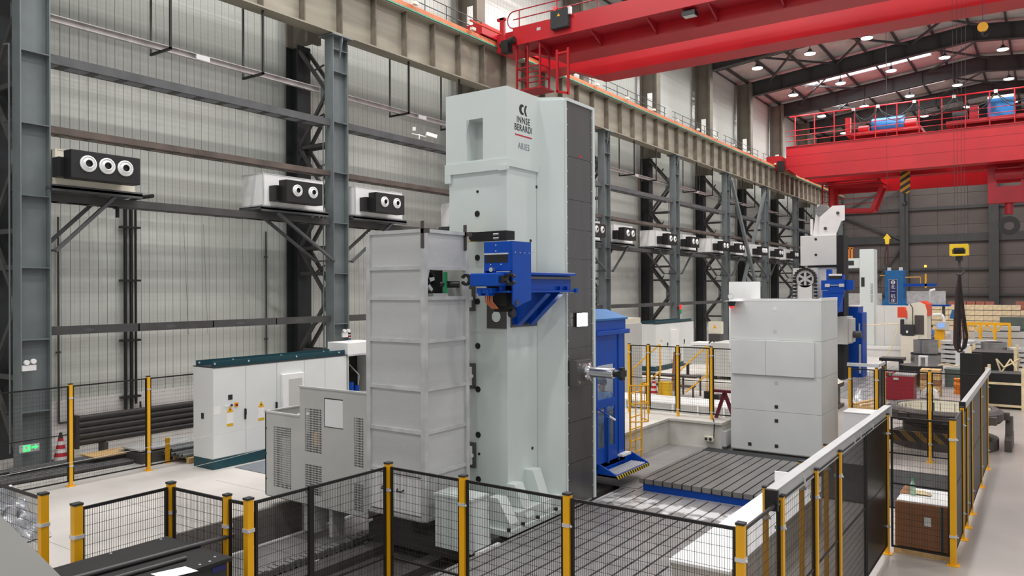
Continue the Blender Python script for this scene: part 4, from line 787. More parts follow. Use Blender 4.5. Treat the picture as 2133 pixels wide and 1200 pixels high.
sb.p('block', B().prism([(-10.45, 12.5), (-10.25, 12.3), (-9.9, 12.3), (-9.72, 12.5), (-9.72, 14.5), (-10.45, 14.5)], 'y', 72.4, 72.8), 'hazard_big'); sb.p('hook', B().path([(-10.1, 72.6, 12.3), (-10.1, 72.6, 11.7), (-9.95, 72.6, 11.45), (-10.1, 72.6, 11.25), (-10.3, 72.6, 11.4)], 0.09, 6), 'black'); sb.p('rope', B().tube((-10.3, 72.6, 14.5), (-10.3, 72.6, 17.25), 0.03, 5).tube((-9.9, 72.6, 14.5), (-9.9, 72.6, 17.25), 0.03, 5), 'rope'); sb.p('chain', B().tube((-10.1, 72.6, 11.3), (-10.1, 72.6, 6.5), 0.05, 5), 'rope')
rb = T('ramshorn_hook_block', 'big dark red hook block with a black hook at the right edge', 'hook block', (-2.7, 72.6, 9.3))
rb.p('block', B().box(-4.1, 72.1, 11.0, -1.2, 73.1, 12.3).box(-4.1, 72.1, 12.3, -3.5, 73.1, 13.9).box(-1.9, 72.1, 12.3, -1.2, 73.1, 13.9), 'crane_red2'); rb.p('sheave', B().tube((-3.6, 72.3, 13.2), (-1.7, 72.3, 13.2), 0.5, 16), 'crane_red2'); rb.p('stem', B().tube((-2.7, 72.6, 11.0), (-2.7, 72.6, 10.1), 0.3, 12), 'crane_red2'); rb.p('hook', B().ring((-2.7, 72.4, 9.2), 'y', 0.35, 0.75, 0.4, 20), 'black')
sh = T('small_hook', 'small yellow hook block with a dark sling, hung beside the end wall column', 'hook block', (-9.5, 60, 6.6))
sh.p('block', B().prism([(-9.75, 7.8), (-9.5, 8.15), (-9.25, 7.8), (-9.35, 7.8), (-9.4, 7.4), (-9.6, 7.4), (-9.65, 7.8)], 'y', 59.9, 60.1), 'hook_yellow'); sh.p('rope', B().tube((-9.5, 60, 8.1), (-9.5, 60, 24.1), 0.012, 5), 'rope'); sh.p('sling', B().path([(-9.5, 60, 7.4), (-9.62, 60, 6.9), (-9.66, 60, 6.0), (-9.56, 60, 5.85), (-9.46, 60, 6.0), (-9.46, 60, 6.9), (-9.5, 60, 7.4)], 0.05, 6), 'sling')
yp = T('yellow_pulley', 'small yellow pulley high up at the right under the rafters', 'pulley', (-1.76, 29, 12.5))
yp.p('disc', B().tube((-1.76, 28.95, 12.68), (-1.76, 29.05, 12.68), 0.15, 18), 'yellow'); yp.p('hook', B().path([(-1.76, 29, 12.54), (-1.78, 29, 12.42), (-1.68, 29, 12.36), (-1.62, 29, 12.44)], 0.03, 6), 'black'); yp.p('rope', B().tube((-1.76, 29, 12.8), (-1.76, 29, 14.1), 0.008, 5), 'rope')

# ================================================================ FENCES
ZT = 2.25
def fence_post(x, y, label, z0=0.0, zt=ZT, bands=(1.95, 0.45), group='yellow fence posts', plate=True, w=0.07):
    t = T('fence_post', label, 'fence post', (x, y, z0), group)
    t.p('tube', B().cb(x, y, (z0 + zt) / 2, w, w, zt - z0), 'yellow'); t.p('cap', B().cb(x, y, zt + 0.01, w + 0.01, w + 0.01, 0.02), 'rubber')
    if plate: t.p('base_plate', B().cb(x, y, z0 + 0.006, 0.17, 0.17, 0.012), 'yellow').location.z += 0
    for bz in bands: t.p('clamp', B().cb(x, y, z0 + bz, w + 0.016, w + 0.016, 0.035).tube((x + w / 2 + 0.02, y - w / 2 - 0.005, z0 + bz), (x + w / 2 + 0.035, y - w / 2 - 0.005, z0 + bz), 0.012, 6), 'alu')
def fence_panel(p, q, label, z0=0.12, z1=ZT - 0.03, pitch=0.023, hp=0.092, mid=1.15, gap=0.055, wr=0.0016, sheet=None, fw_=0.03):
    p, q = Vector((p[0], p[1], 0)), Vector((q[0], q[1], 0)); d = (q - p).normalized(); a, c = p + d * gap, q - d * gap; L_ = (c - a).length; up_ = Vector((0, 0, 1))
    t = T('fence_panel', label, 'fence panel', (a.x, a.y, z0), 'black mesh fence panels')
    f = B(); h2 = fw_ / 2
    f.bar(a + up_ * (z1 - h2), c + up_ * (z1 - h2), 0.02, fw_).bar(a + up_ * (z0 + h2), c + up_ * (z0 + h2), 0.02, fw_)
    if mid: f.bar(a + up_ * mid, c + up_ * mid, 0.016, 0.022)
    for e in (a, c): f.bar(e + up_ * z0, e + up_ * z1, 0.024, fw_)
    t.p('frame', f, 'fence_black')
    if sheet: t.p('sheet', B().bar(a + up_ * ((z0 + z1) / 2), c + up_ * ((z0 + z1) / 2), 0.006, z1 - z0 - 0.05), sheet)
    wv = B(); n = int(L_ / pitch)
    for k in range(1, n):
        s_ = a + d * (L_ * k / n); wv.bar(s_ + up_ * z0, s_ + up_ * z1, wr * 2, wr * 2, False)
    m = int((z1 - z0) / hp)
    for k in range(1, m): zz = z0 + (z1 - z0) * k / m; wv.bar(a + up_ * zz, c + up_ * zz, wr * 2, wr * 2, False)
    t.p('wire_mesh', wv, 'fence_black', kind='stuff')
FY = 6.63
P = {'a': (-2.22, FY), 'b': (-3.97, FY), 'c': (-5.3, FY), 'd': (-6.43, FY), 'e': (-6.47, 4.72), 'f': (-6.77, 4.69), 'g': (-7.7, 4.65), 'h': (-7.68, 3.67), 'i': (-8.36, 3.67)}
fence_post(*P['a'], 'thick yellow fence post at the front right corner by the aluminium beam'); fence_post(*P['b'], 'yellow fence post in front of the boring mill foot'); fence_post(*P['c'], 'yellow fence post in front of the white chute box'); fence_post(*P['d'], 'yellow corner fence post in front of the mesh tower')
fence_post(*P['e'], 'yellow fence post at the inner corner, right one of a close pair'); fence_post(*P['f'], 'yellow fence post at the inner corner, left one of a close pair', w=0.06); fence_post(*P['g'], 'yellow corner fence post behind the black pipes'); fence_post(*P['h'], 'wide yellow fence post right of the open gap at lower left', w=0.08); fence_post(*P['i'], 'yellow fence post left of the open gap, by the plastic film', w=0.075)
fence_panel(P['b'], P['a'], 'front fence panel before the slotted floor, rightmost'); fence_panel(P['c'], P['b'], 'front fence panel before the boring mill foot'); fence_panel(P['d'], P['c'], 'front fence panel before the mesh tower door')
fence_panel((-6.47, 4.75), (-6.44, FY), 'fence panel running back beside the pit to the corner post'); fence_panel(P['f'], P['e'], 'narrow fence panel between the close pair of posts', gap=0.04); fence_panel(P['g'], P['f'], 'fence panel behind the black pipes'); fence_panel(P['h'], P['g'], 'fence panel right of the open gap at lower left'); fence_panel((-11.2, 3.67), P['i'], 'fence panel before the crumpled plastic film')
single('mesh_joint', B().cb(-6.45, 5.48, 1.18, 0.04, 0.06, 2.1), 'fence_black', 'black upright joining two mesh panels beside the pit', 'fence upright', (-6.45, 5.48, 0.12))
# left wall fence
LP = [(-17.78, 6.5 - 0.0), (-17.78, 8.37), (-17.78, 10.16), (-17.78, 12.2)]
fence_post(*LP[1], 'yellow fence post in front of the traffic cone by the wall'); fence_post(*LP[2], 'yellow fence post left of the electrical cabinets')
fence_panel(LP[0], LP[1], 'wall fence panel before the exit sign', z0=0.1); fence_panel(LP[1], LP[2], 'wall fence panel before the stacked black ducts', z0=0.1); fence_panel(LP[2], LP[3], 'wall fence panel running behind the electrical cabinets', z0=0.1)
single('short_post', B().box(-18.22, 10.85, 0, -18.14, 10.93, 0.62).box(-18.26, 10.81, 0, -18.1, 10.97, 0.012), 'yellow', 'short yellow bollard post beside the grey pipe bundle', 'post', (-18.18, 10.9, 0))
# right fence with the aluminium beam
RX = -2.2
ry_ = [FY, 7.75, 9.1, 10.3, 12.0, 13.75]
for k, (y, lab) in enumerate(((7.75, 'fence post under the near end of the aluminium beam'), (9.1, 'fence post under the aluminium beam, second from its near end'), (10.28, 'fence post under the middle of the aluminium beam'), (13.72, 'tall yellow post at the far end of the aluminium beam'))): fence_post(RX, y, 'yellow ' + lab if k < 3 else lab)
fence_post(-2.42, 8.0, 'inner yellow gate post behind the near end of the aluminium beam', w=0.05); fence_post(-2.42, 9.4, 'inner yellow gate post behind the second post', w=0.05); fence_post(-2.42, 10.6, 'inner yellow gate post near the middle of the beam', w=0.05)
nm = ['beside the white covered beam', 'under the near part of the aluminium beam', 'under the second part of the aluminium beam', 'under the middle of the aluminium beam', 'under the far end of the aluminium beam']
for k in range(5): fence_panel((RX, ry_[k]), (RX, ry_[k + 1]), 'right fence panel ' + nm[k], sheet='polymer_screen' if k > 3 else None)
ab = T('gate_beam', 'long aluminium gate beam on top of the right fence', 'gate beam', (-2.22, 10.8, 2.16))
ab.p('profile', B().box(-2.28, 7.6, 2.17, -2.2, 14.1, 2.33).box(-2.295, 7.602, 2.335, -2.185, 14.098, 2.35).box(-2.198, 7.602, 2.18, -2.188, 14.098, 2.2), 'beam_alu', bevel=0.006); ab.p('end_cap', B().box(-2.3, 7.56, 2.14, -2.17, 7.61, 2.35), 'black', bevel=0.01); ab.p('end_cap', B().box(-2.29, 14.1, 2.16, -2.18, 14.13, 2.34), 'alu')
for y in (8.6, 11.2, 11.6, 12.5): ab.p('joint_clip', B().box(-2.24, y, 2.32, -2.2, y + 0.06, 2.345).box(-2.202, y, 2.2, -2.185, y + 0.05, 2.27), 'galv')
# return panel and outer fence along the aisle
OX = -1.26
fence_post(OX, 13.7, 'widest yellow fence post standing in the aisle at the right', w=0.085)
fence_panel((RX + 0.02, 13.74), (OX, 13.7), 'fence panel before the cardboard carton', mid=1.15)
for k, y in enumerate((15.2, 16.0, 17.0, 19.4, 21.4)): fence_post(OX, y, ['second', 'third', 'fourth', 'fifth', 'last'][k] + ' yellow post of the aisle fence counted from the camera', w=0.06)
yy = [13.7, 15.2, 16.0, 17.0, 19.4, 21.4]
for k in range(5): fence_panel((OX, yy[k]), (OX, yy[k + 1]), ['first', 'second', 'third', 'fourth', 'last'][k] + ' dark panel of the aisle fence counted from the camera', sheet='polymer_screen')
ab2 = T('gate_beam', 'shorter aluminium beam on the aisle fence at the right', 'gate beam', (OX, 18, 2.2)); ab2.p('profile', B().box(OX - 0.04, 15.3, 2.2, OX + 0.04, 22.3, 2.32), 'beam_alu', bevel=0.006); ab2.p('end_cap', B().box(OX - 0.05, 15.26, 2.18, OX + 0.05, 15.3, 2.34), 'black')
# rear fence of the cell
BYF = 21.45
for x, lab in ((-4.3, 'yellow post of the rear fence just right of the white machine cabinet'), (-3.66, 'yellow post of the rear fence behind the white box'), (-2.46, 'yellow post of the rear fence before the round rotary table')): fence_post(x, BYF, lab, w=0.06)
fence_panel((-4.3, BYF), (-3.66, BYF), 'rear fence panel right of the white machine cabinet', pitch=0.05); fence_panel((-3.6, BYF + 0.05), (-2.46, BYF), 'rear fence panel before the dark red cabinet', pitch=0.05); fence_panel((-2.46, BYF), (OX, BYF), 'rear fence panel before the rotary table', pitch=0.05)
ab3 = T('gate_beam', 'small aluminium beam on the rear fence posts by the white machine cabinet', 'gate beam', (-4, BYF, 2.25)); ab3.p('profile', B().box(-4.36, BYF - 0.04, 2.28, -3.6, BYF + 0.04, 2.36), 'alu'); ab3.p('profile', B().box(-3.66, BYF, 2.28, -3.6, BYF + 0.95, 2.36), 'alu')
fence_post(-3.62, 22.35, 'yellow post behind the rear fence, by the dark red cabinet', w=0.05); fence_panel((-3.63, BYF), (-3.62, 22.35), 'short dark fence return by the dark red cabinet', sheet='polymer_screen')

# ================================================================ ELECTRICAL CABINETS
FX, BX = -16.48, -17.3
def cabinet(name, label, y0, y1, doors, fx=FX, bx=BX, zt=2.45, group='electrical cabinets'):
    t = T(name, label, 'cabinet', ((fx + bx) / 2, (y0 + y1) / 2, 0), group)
    t.p('body', B().box(bx, y0 + 0.003, 0.25, fx - 0.02, y1 - 0.003, zt), 'cabinet', bevel=0.006); t.p('plinth', B().box(bx + 0.02, y0, 0, fx - 0.01, y1, 0.25), 'teal')
    t.p('top_edge', B().box(bx - 0.01, y0, zt, fx + 0.01, y1, zt + 0.02), 'ink'); ds = []
    for a, c in doors: ds.append(t.p('door', B().box(fx - 0.02, a + 0.006, 0.27, fx, c - 0.006, zt - 0.02), 'cabinet', bevel=0.004))
    return t, ds
def lever(t, d, y, z, x=FX): t.p('handle', B().box(x, y - 0.02, z - 0.13, x + 0.03, y + 0.02, z + 0.13).box(x + 0.03, y - 0.015, z - 0.02, x + 0.05, y + 0.015, z + 0.12), 'black', d)
def hazard_sticker(t, d, y, z, x=FX, s=1.0):
    t.p('warning_triangle', B().prism([(y - 0.095 * s, z), (y + 0.095 * s, z), (y, z + 0.16 * s)], 'x', x, x + 0.002), 'yellow', d); t.p('bolt_symbol', B().prism([(y + 0.012 * s, z + 0.11 * s), (y - 0.028 * s, z + 0.06 * s), (y, z + 0.06 * s), (y - 0.014 * s, z + 0.015 * s), (y + 0.03 * s, z + 0.075 * s), (y + 0.004 * s, z + 0.075 * s)], 'x', x + 0.002, x + 0.003), 'ink', d)
    t.p('sticker_strip', B().box(x, y - 0.09 * s, z - 0.27 * s, x + 0.0015, y + 0.09 * s, z - 0.01), 'white', d); t.p('sticker_strip', B().box(x, y - 0.09 * s, z - 0.34 * s, x + 0.002, y + 0.09 * s, z - 0.27 * s), 'yellow_paint', d)
t, ds = cabinet('electrical_cabinet', 'white electrical cabinet with panel meter and warning stickers, at the left end', 11.04, 12.9, [(11.04, 11.96), (11.96, 12.9)])
lever(t, ds[0], 11.93, 1.24); lever(t, ds[1], 12.87, 1.29); hazard_sticker(t, ds[0], 11.5, 1.33); hazard_sticker(t, ds[1], 12.41, 1.34)
t.p('panel_meter', B().box(FX, 11.45, 1.64, FX + 0.008, 11.57, 1.76), 'ink', ds[0]); t.p('main_switch', B().box(FX, 11.62, 1.44, FX + 0.006, 11.73, 1.55), 'yellow', ds[0]); t.p('switch_knob', B().box(FX, 11.65, 1.47, FX + 0.05, 11.7, 1.52), 'red_cab', ds[0])
t.p('push_button', B().tube((FX, 11.4, 1.5), (FX + 0.02, 11.4, 1.5), 0.03, 10).tube((FX, 11.46, 1.5), (FX + 0.02, 11.46, 1.5), 0.02, 8), 'white', ds[0]); t.p('selector', B().tube((FX, 11.54, 1.5), (FX + 0.03, 11.54, 1.5), 0.028, 8), 'navy', ds[0]); t.p('note_pocket', B().box(FX, 11.06, 1.32, FX + 0.004, 11.24, 1.52), 'white', ds[0]); t.p('side_lock', B().box(-16.96, 11.03, 1.2, -16.86, 11.04, 1.34), 'rubber')
t, ds = cabinet('electrical_cabinet', 'narrow white electrical cabinet with a framed cooling unit on its door', 12.9, 13.8, [(12.9, 13.8)])
u = t.p('cooling_unit', B().box(FX, 13.02, 0.6, FX + 0.1, 13.72, 2.12), 'white', ds[0], bevel=0.008); t.p('cooling_grille', B().box(FX + 0.1, 13.2, 0.75, FX + 0.104, 13.64, 1.98), 'guard_grey', ds[0])
t, ds = cabinet('electrical_cabinet', 'plain two door white electrical cabinet, third in the row', 13.8, 15.34, [(13.8, 14.52), (14.52, 15.22)])
t = T('open_cabinet', 'open fronted cabinet with pump and hoses at the end of the row', 'cabinet', (-16.9, 15.8, 0)); t.p('carcass', B().box(BX, 15.36, 0.1, BX + 0.03, 16.5, 2.44).box(BX, 15.36, 0.1, FX, 15.4, 2.44).box(BX, 16.46, 0.1, FX, 16.5, 2.44), 'guard_grey'); t.p('hood', B().box(BX, 15.34, 2.46, FX + 0.03, 16.52, 2.8), 'white', bevel=0.01); t.p('hood_lip', B().box(FX, 15.34, 2.42, FX + 0.04, 16.52, 2.46), 'galv'); t.p('back_board', B().box(BX + 0.03, 15.4, 0.1, BX + 0.05, 16.46, 2.44), 'black_matt')
t.p('pump', B().tube((-16.8, 15.75, 1.3), (-16.8, 15.75, 1.62), 0.1, 14).tube((-16.8, 16.0, 1.3), (-16.8, 16.0, 1.5), 0.08, 12), 'blue'); t.p('shelf', B().box(BX, 15.4, 1.26, FX, 16.46, 1.3), 'guard_grey')
for y in (15.72, 15.9, 16.1): t.p('gauge', B().tube((-17.2, y, 1.95), (-17.1, y, 1.95), 0.07, 14), 'black')
t.p('hose_set', B().path([(-16.9, 15.6, 1.3), (-16.85, 15.6, 1.7), (-17.0, 15.7, 1.95)], 0.02, 6).path([(-16.85, 16.1, 1.3), (-16.8, 16.1, 1.8), (-17.1, 16.0, 2.1)], 0.02, 6), 'galv'); t.p('label_plate', B().box(-17.24, 15.9, 2.1, -17.22, 16.1, 2.2), 'white')
for k, x in enumerate((-16.58, -17.22)):
    t = T('lifting_rail', ['dark teal lifting rail along the front top edge of the cabinet row', 'dark teal lifting rail along the rear top edge of the cabinet row'][k], 'lifting rail', (x, 13.2, 2.47), 'cabinet lifting rails'); t.p('rail', B().box(x - 0.02, 11.08, 2.47, x + 0.02, 15.32, 2.6), 'teal')
    for y in (11.14, 12.1, 13.6, 15.1): t.p('rail_bolt', B().tube((x + 0.02, y, 2.54), (x + 0.03, y, 2.54), 0.025, 8), 'alu')
st = T('signal_tower', 'small signal tower with banded lights on top of the open cabinet', 'signal light', (-16.8, 15.73, 2.8)); st.p('pole', B().tube((-16.8, 15.73, 2.8), (-16.8, 15.73, 3.12), 0.03, 10), 'white')
for z, m in ((3.02, 'black'), (2.94, 'red_cab'), (2.86, 'teal')): st.p('light_ring', B().tube((-16.8, 15.73, z), (-16.8, 15.73, z + 0.05), 0.045, 12), m)
em = T('emergency_light', 'white twin spot emergency light beside the signal tower', 'emergency light', (-20.1, 18.5, 2.7)); em.p('box', B().box(-20.13, 18.48, 2.68, -20.06, 18.8, 2.84), 'white'); em.p('spot', B().tube((-20.1, 18.55, 2.9), (-20.02, 18.55, 2.9), 0.06, 12), 'white'); em.p('spot', B().tube((-20.1, 18.73, 2.9), (-20.02, 18.73, 2.9), 0.06, 12), 'white')
em = T('emergency_light', 'white twin spot emergency light on the leftmost wall column', 'emergency light', (-20.1, 8.5, 2.41)); em.p('box', B().box(-20.13, 8.36, 2.41, -20.06, 8.66, 2.54), 'white'); em.p('spot', B().tube((-20.1, 8.45, 2.61), (-20.04, 8.45, 2.61), 0.06, 12), 'white'); em.p('spot', B().tube((-20.1, 8.6, 2.63), (-20.04, 8.6, 2.63), 0.06, 12), 'white')
ex = T('exit_sign', 'green glowing running man exit sign on the leftmost wall column', 'exit sign', (-20.1, 8.55, 0.48)); ex.p('plate', B().box(-20.13, 8.3, 0.46, -20.1, 8.74, 0.64), 'galv'); ex.p('lit_field', B().box(-20.1, 8.38, 0.48, -20.095, 8.54, 0.63), 'exit_on'); ex.p('arrow', B().prism([(8.56, 0.54), (8.64, 0.54), (8.64, 0.5), (8.72, 0.565), (8.64, 0.63), (8.64, 0.59), (8.56, 0.59)], 'x', -20.1, -20.095), 'exit_on')
ex.p('running_figure', B().prism([(8.44, 0.61), (8.47, 0.61), (8.47, 0.58), (8.51, 0.56), (8.47, 0.55), (8.49, 0.5), (8.46, 0.5), (8.45, 0.53), (8.41, 0.5), (8.43, 0.56), (8.4, 0.56)], 'x', -20.095, -20.093), 'white')
single('floor_sheet', B().box(-16.3, 11.5, 0, -14.4, 14.6, 0.015), 'mat_grey', 'blue grey sheet lying on the floor before the cabinets', 'floor sheet', (-15.3, 13, 0))
single('cable', B().path([(-14.0, 3.0 + 7.65 * k / 10, 1.27 + 0.012 * k) for k in range(11)], 0.004, 6), 'galv', 'thin white cable strung from the left edge to the guard box', 'cable', (-14, 5, 1.3))
single('cable', B().path([(-15.0, 9.4, 0.55), (-15.0, 10.4, 0.58), (-15.0, 11.5, 0.63)], 0.004, 6), 'galv', 'thin white cable strung before the teal cabinet plinth', 'cable', (-15, 10.4, 0.6))

# ================================================================ ALONG THE LEFT WALL
dk = T('duct_stack', 'stack of long black round ducts on edge against the white dado', 'duct stack', (-20, 11.6, 0.4))
for k in range(5): dk.p('duct', B().tube((-20.05, 9.6, 0.5 + 0.15 * k), (-20.05, 14.6, 0.5 + 0.15 * k), 0.082, 14), 'duct_dark')
dk.p('end_plate', B().box(-20.16, 9.52, 0.36, -19.94, 9.6, 1.2), 'duct_dark'); dk.each('trestle_leg', 'steel_dark', [(-20.2, 10.2, 0, -19.9, 10.3, 0.42), (-20.2, 13.8, 0, -19.9, 13.9, 0.42)])
for k in range(9):
    single('steel_pipe', B().tube((-19.75 + 0.16 * (k % 6), 6.6 + 0.15 * k, 0.06 + 0.11 * (k // 6)), (-19.6 + 0.16 * (k % 6), 10.35, 0.06 + 0.11 * (k // 6)), 0.05, 10), 'pipe_dark', 'long dark steel pipe in the floor bundle behind the wall fence', 'pipe', (-19.3, 9, 0.06), 'dark floor pipes')
pl = T('wooden_pallet', 'small wooden pallet under the grey pipes beside the cabinets', 'pallet', (-17.95, 11.9, 0)); pl.each('bearer', 'wood', [(-18.3, 11.1, 0, -18.2, 13.0, 0.12), (-17.7, 11.1, 0, -17.6, 13.0, 0.12)]); pl.each('deck_board', 'wood', [(-18.35, 11.1, 0.12, -17.55, 11.3, 0.15), (-18.35, 12.0, 0.12, -17.55, 12.2, 0.15)])
for k in range(11): single('grey_pipe', B().ring((0, 0, 0), 'y', 0.038, 0.05, 2.6, 12), 'pipe_grey', 'open ended grey pipe in the bundle on the wooden pallet', 'pipe', (0, 0, 0), 'grey pipes on the pallet').location = (-18.45 + 0.105 * (k % 8) + 0.05 * (k // 8), 10.95 + 0.05 * (k % 3), 0.2 + 0.09 * (k // 8))
single('flat_bar', B().box(-19.4, 10.42, 0.3, -18.6, 13.6, 0.34).box(-19.4, 10.3, 0.26, -19.36, 13.6, 0.3), 'galv', 'galvanised sheet channels lying behind the grey pipes', 'sheet metal', (-19, 12, 0.3)); single('wood_plank', B().box(-19.9, 9.6, 0.2, -19.2, 10.6, 0.24), 'wood', 'short wooden board lying behind the traffic cone', 'board', (-19.5, 10, 0.2))
single('sheet_stand', B().box(-19.5, 10.4, 0, -18.5, 13.4, 0.26), 'steel_dark', 'low dark stand carrying sheet metal behind the pipes', 'stand', (-19, 12, 0))
def cone(x, y, h, label):
    t = T('traffic_cone', label, 'traffic cone', (x, y, 0)); t.p('base', B().box(x - 0.22, y - 0.22, 0, x + 0.22, y + 0.22, 0.1), 'rubber'); t.p('body', B().lathe((x, y, 0), [(0.17, 0.1), (0.05, h - 0.12), (0.0, h - 0.12)], 20), 'cone_bands'); t.p('tip', B().tube((x, y, h - 0.13), (x, y, h), 0.055, 12, 0.03), 'rubber')
cone(-20.3, 9.32, 0.78, 'red and white striped traffic cone by the leftmost column')
wp = T('drain_pipes', 'cluster of black vertical pipes clipped to the wall panels', 'pipes', (-22.75, 12.45, 0.6))
for k, (y, z0) in enumerate(((12.3, 0.75), (12.48, 0.7), (12.62, 0.9))): wp.p('pipe', B().tube((-22.75, y, z0), (-22.75, y, 7.0), 0.05 if k < 2 else 0.035, 10), 'black')
for z in (6.2, 4.6, 2.8, 1.1): wp.p('clip', B().box(-22.86, 12.16, z, -22.66, 12.74, z + 0.06), 'black')
wp.p('trap', B().path([(-22.75, 12.48, 0.75), (-22.7, 12.5, 0.5), (-22.7, 12.62, 0.42), (-22.7, 12.75, 0.55), (-22.75, 12.75, 0.95)], 0.03, 8), 'black'); wp.p('elbow', B().path([(-22.75, 12.4, 7.0), (-22.5, 12.5, 7.1), (-21.6, 12.5, 7.1)], 0.06, 8), 'black')
for k, (y, lab) in enumerate(((10.42, 'thin dark pipe on the wall near the leftmost column'), (17.4, 'thin dark pipe on the wall left of the second column'))): 
    t = T('wall_pipe', lab, 'pipe', (-22.8, y, 0.6)); t.p('pipe', B().path([(-22.8, y, 6.4), (-22.8, y, 0.62), (-22.8, y + (0.6 if k == 0 else 0.01), 0.6)], 0.03, 8), 'steel_dark'); t.p('clip', B().cb(-22.82, y, 5.5, 0.06, 0.12, 0.05).cb(-22.82, y, 2.6, 0.06, 0.12, 0.05), 'steel_dark')
for k, y in enumerate((12.0, 14.4, 15.1)):
    if k: single('wall_wire', B().tube((-22.82, y - 0.15, 6.5), (-22.82, y, 2.9), 0.005, 5), 'steel_dark', ['thin wire down the wall beside the black pipes', 'thin slanted wire on the wall, left of a pair', 'thin slanted wire on the wall, right of a pair'][k], 'wire', (-22, y, 3))
t = T('security_camera', 'pair of small white cameras on the highest girt left of the tall column', 'camera', (-20.2, 22.6, 10.2)); t.p('body', B().bar((-20.2, 22.3, 10.55), (-20.0, 22.1, 10.5), 0.12, 0.14).bar((-20.1, 22.9, 10.45), (-19.85, 23.25, 10.35), 0.14, 0.14), 'white'); t.p('mount', B().tube((-20.2, 22.6, 10.2), (-20.2, 22.6, 10.4), 0.03, 8).tube((-20.2, 22.2, 10.35), (-20.2, 23.0, 10.35), 0.025, 8), 'white')

# ================================================================ FRONT LEFT
rnd = random.Random(3)
from mathutils import noise
def crumple(u, v):
    x = -15.9 + 1.5 * u; y = 5.0 + 1.5 * v; p = Vector((x * 1.7, y * 1.7, 0.3)); h = 1.0 * (math.sin(math.pi * u) * math.sin(math.pi * v)) ** 0.6
    f = abs(noise.noise(p)) + 0.6 * abs(noise.noise(p * 2.3)) + 0.35 * abs(noise.noise(p * 5.1))
    return (x + 0.12 * noise.noise(p * 3.1), y + 0.12 * noise.noise(p * 3.7), 0.02 + h * (0.35 + 0.95 * f))
single('plastic_film', B().grid(crumple, 64, 44, False), 'plastic_film', 'heap of crumpled clear plastic film at the left edge behind the fence', 'plastic film', (-13.9, 5.8, 0))
bc = T('black_machine_cover', 'flat black sheet metal equipment top in the lower left foreground', 'equipment', (-6.9, 3.0, 0)); bc.p('body', B().box(-7.33, 1.2, 0.0, -6.3, 4.36, 1.78), 'rubber'); bc.p('top_plate', B().box(-7.36, 1.2, 1.78, -6.27, 4.4, 1.82), 'black_matt', bevel=0.006); bc.p('name_strip', B().box(-6.298, 4.2, 1.72, -6.29, 4.35, 1.77), 'navy')
bs = B()
for x, y in ((-7.3, 4.3), (-7.3, 3.8), (-6.4, 4.3), (-6.33, 4.1), (-6.33, 4.2)): bs.tube((x, y, 1.82), (x, y, 1.826), 0.012, 8)
bc.p('rivet_set', bs, 'alu')
single('loose_pipe', B().tube((-6.95, 2.2, 1.845), (-6.75, 4.75, 1.845), 0.024, 12), 'pipe_dark', 'long dark pipe lying on the black equipment top', 'pipe', (-6.85, 3.5, 1.82)); single('loose_pipe', B().tube((-6.68, 2.4, 1.84), (-6.55, 4.1, 1.84), 0.02, 12), 'pipe_dark', 'shorter dark pipe lying on the black equipment top', 'pipe', (-6.6, 3.3, 1.82))
single('paper_sheet', B().prism([(-6.48, 3.72), (-6.4, 4.0), (-6.2, 4.0), (-6.27, 3.72)], 'z', 1.8215, 1.8235), 'white_sheet', 'white sheet of paper on the black equipment top', 'paper', (-6.3, 3.85, 1.82))
single('stair_panel', B().prism([(0.6, 4.3), (1.18, 3.52), (1.5, 3.08), (1.5, 1.5), (0.6, 1.5)], 'x', -3.05, -3.0), 'guard_grey', 'smooth grey stair side panel in the bottom left corner', 'stair panel', (-3, 1.1, 1.5))

# ================================================================ FRONT RIGHT
wbm = T('covered_beam', 'long machine guide bed covered with white sheets, right of the slotted floor', 'covered bed', (-3.9, 12.3, 0)); wbm.p('bed', B().box(-4.28, 9.92, 0, -3.5, 14.78, 0.56), 'concrete')
for ya, yc in ((9.88, 12.9), (12.91, 14.8)): wbm.p('cover_sheet', B().box(-4.31, ya, 0.56, -3.46, yc, 0.6).box(-4.31, ya, 0.5, -4.29, yc, 0.56), 'white_sheet')
wbm.p('end_sheet', B().box(-4.3, 14.78, 0.0, -3.46, 14.82, 0.85), 'white_sheet')
box = T('white_box', 'plain white box standing right of the white machine cabinet', 'box', (-3.85, 20.6, 0)); box.p('body', B().box(-4.2, 20.2, 0, -3.53, 20.9, 1.25), 'white', bevel=0.01); box.p('lid', B().box(-4.21, 20.19, 1.25, -3.52, 20.91, 1.27), 'white')
ctn = T('cardboard_carton', 'large brown cardboard carton with a white top behind the right fence', 'carton', (-1.7, 14.3, 0)); ctn.p('carton', B().box(-2.1, 13.85, 0.12, -1.32, 14.85, 0.84), 'carton', bevel=0.01); ctn.p('top_sheet', B().box(-2.08, 13.87, 0.84, -1.34, 14.83, 0.86), 'white_sheet'); ctn.p('label', B().box(-1.68, 13.845, 0.5, -1.58, 13.85, 0.64), 'white'); ctn.p('strap', B().box(-1.44, 13.843, 0.12, -1.41, 13.848, 0.84), 'teal'); ctn.p('pallet', B().box(-2.12, 13.84, 0.0, -1.3, 14.87, 0.1), 'wood')
wb2 = T('water_bottle', 'clear plastic water bottle with green cap on the carton', 'bottle', (-1.9, 14.3, 0.86)); wb2.p('bottle', B().lathe((-1.9, 14.3, 0.86), [(0, 0), (0.045, 0), (0.045, 0.17), (0.018, 0.23), (0.018, 0.25)], 16), 'bottle_green'); wb2.p('cap', B().tube((-1.9, 14.3, 1.11), (-1.9, 14.3, 1.135), 0.02, 10), 'green')
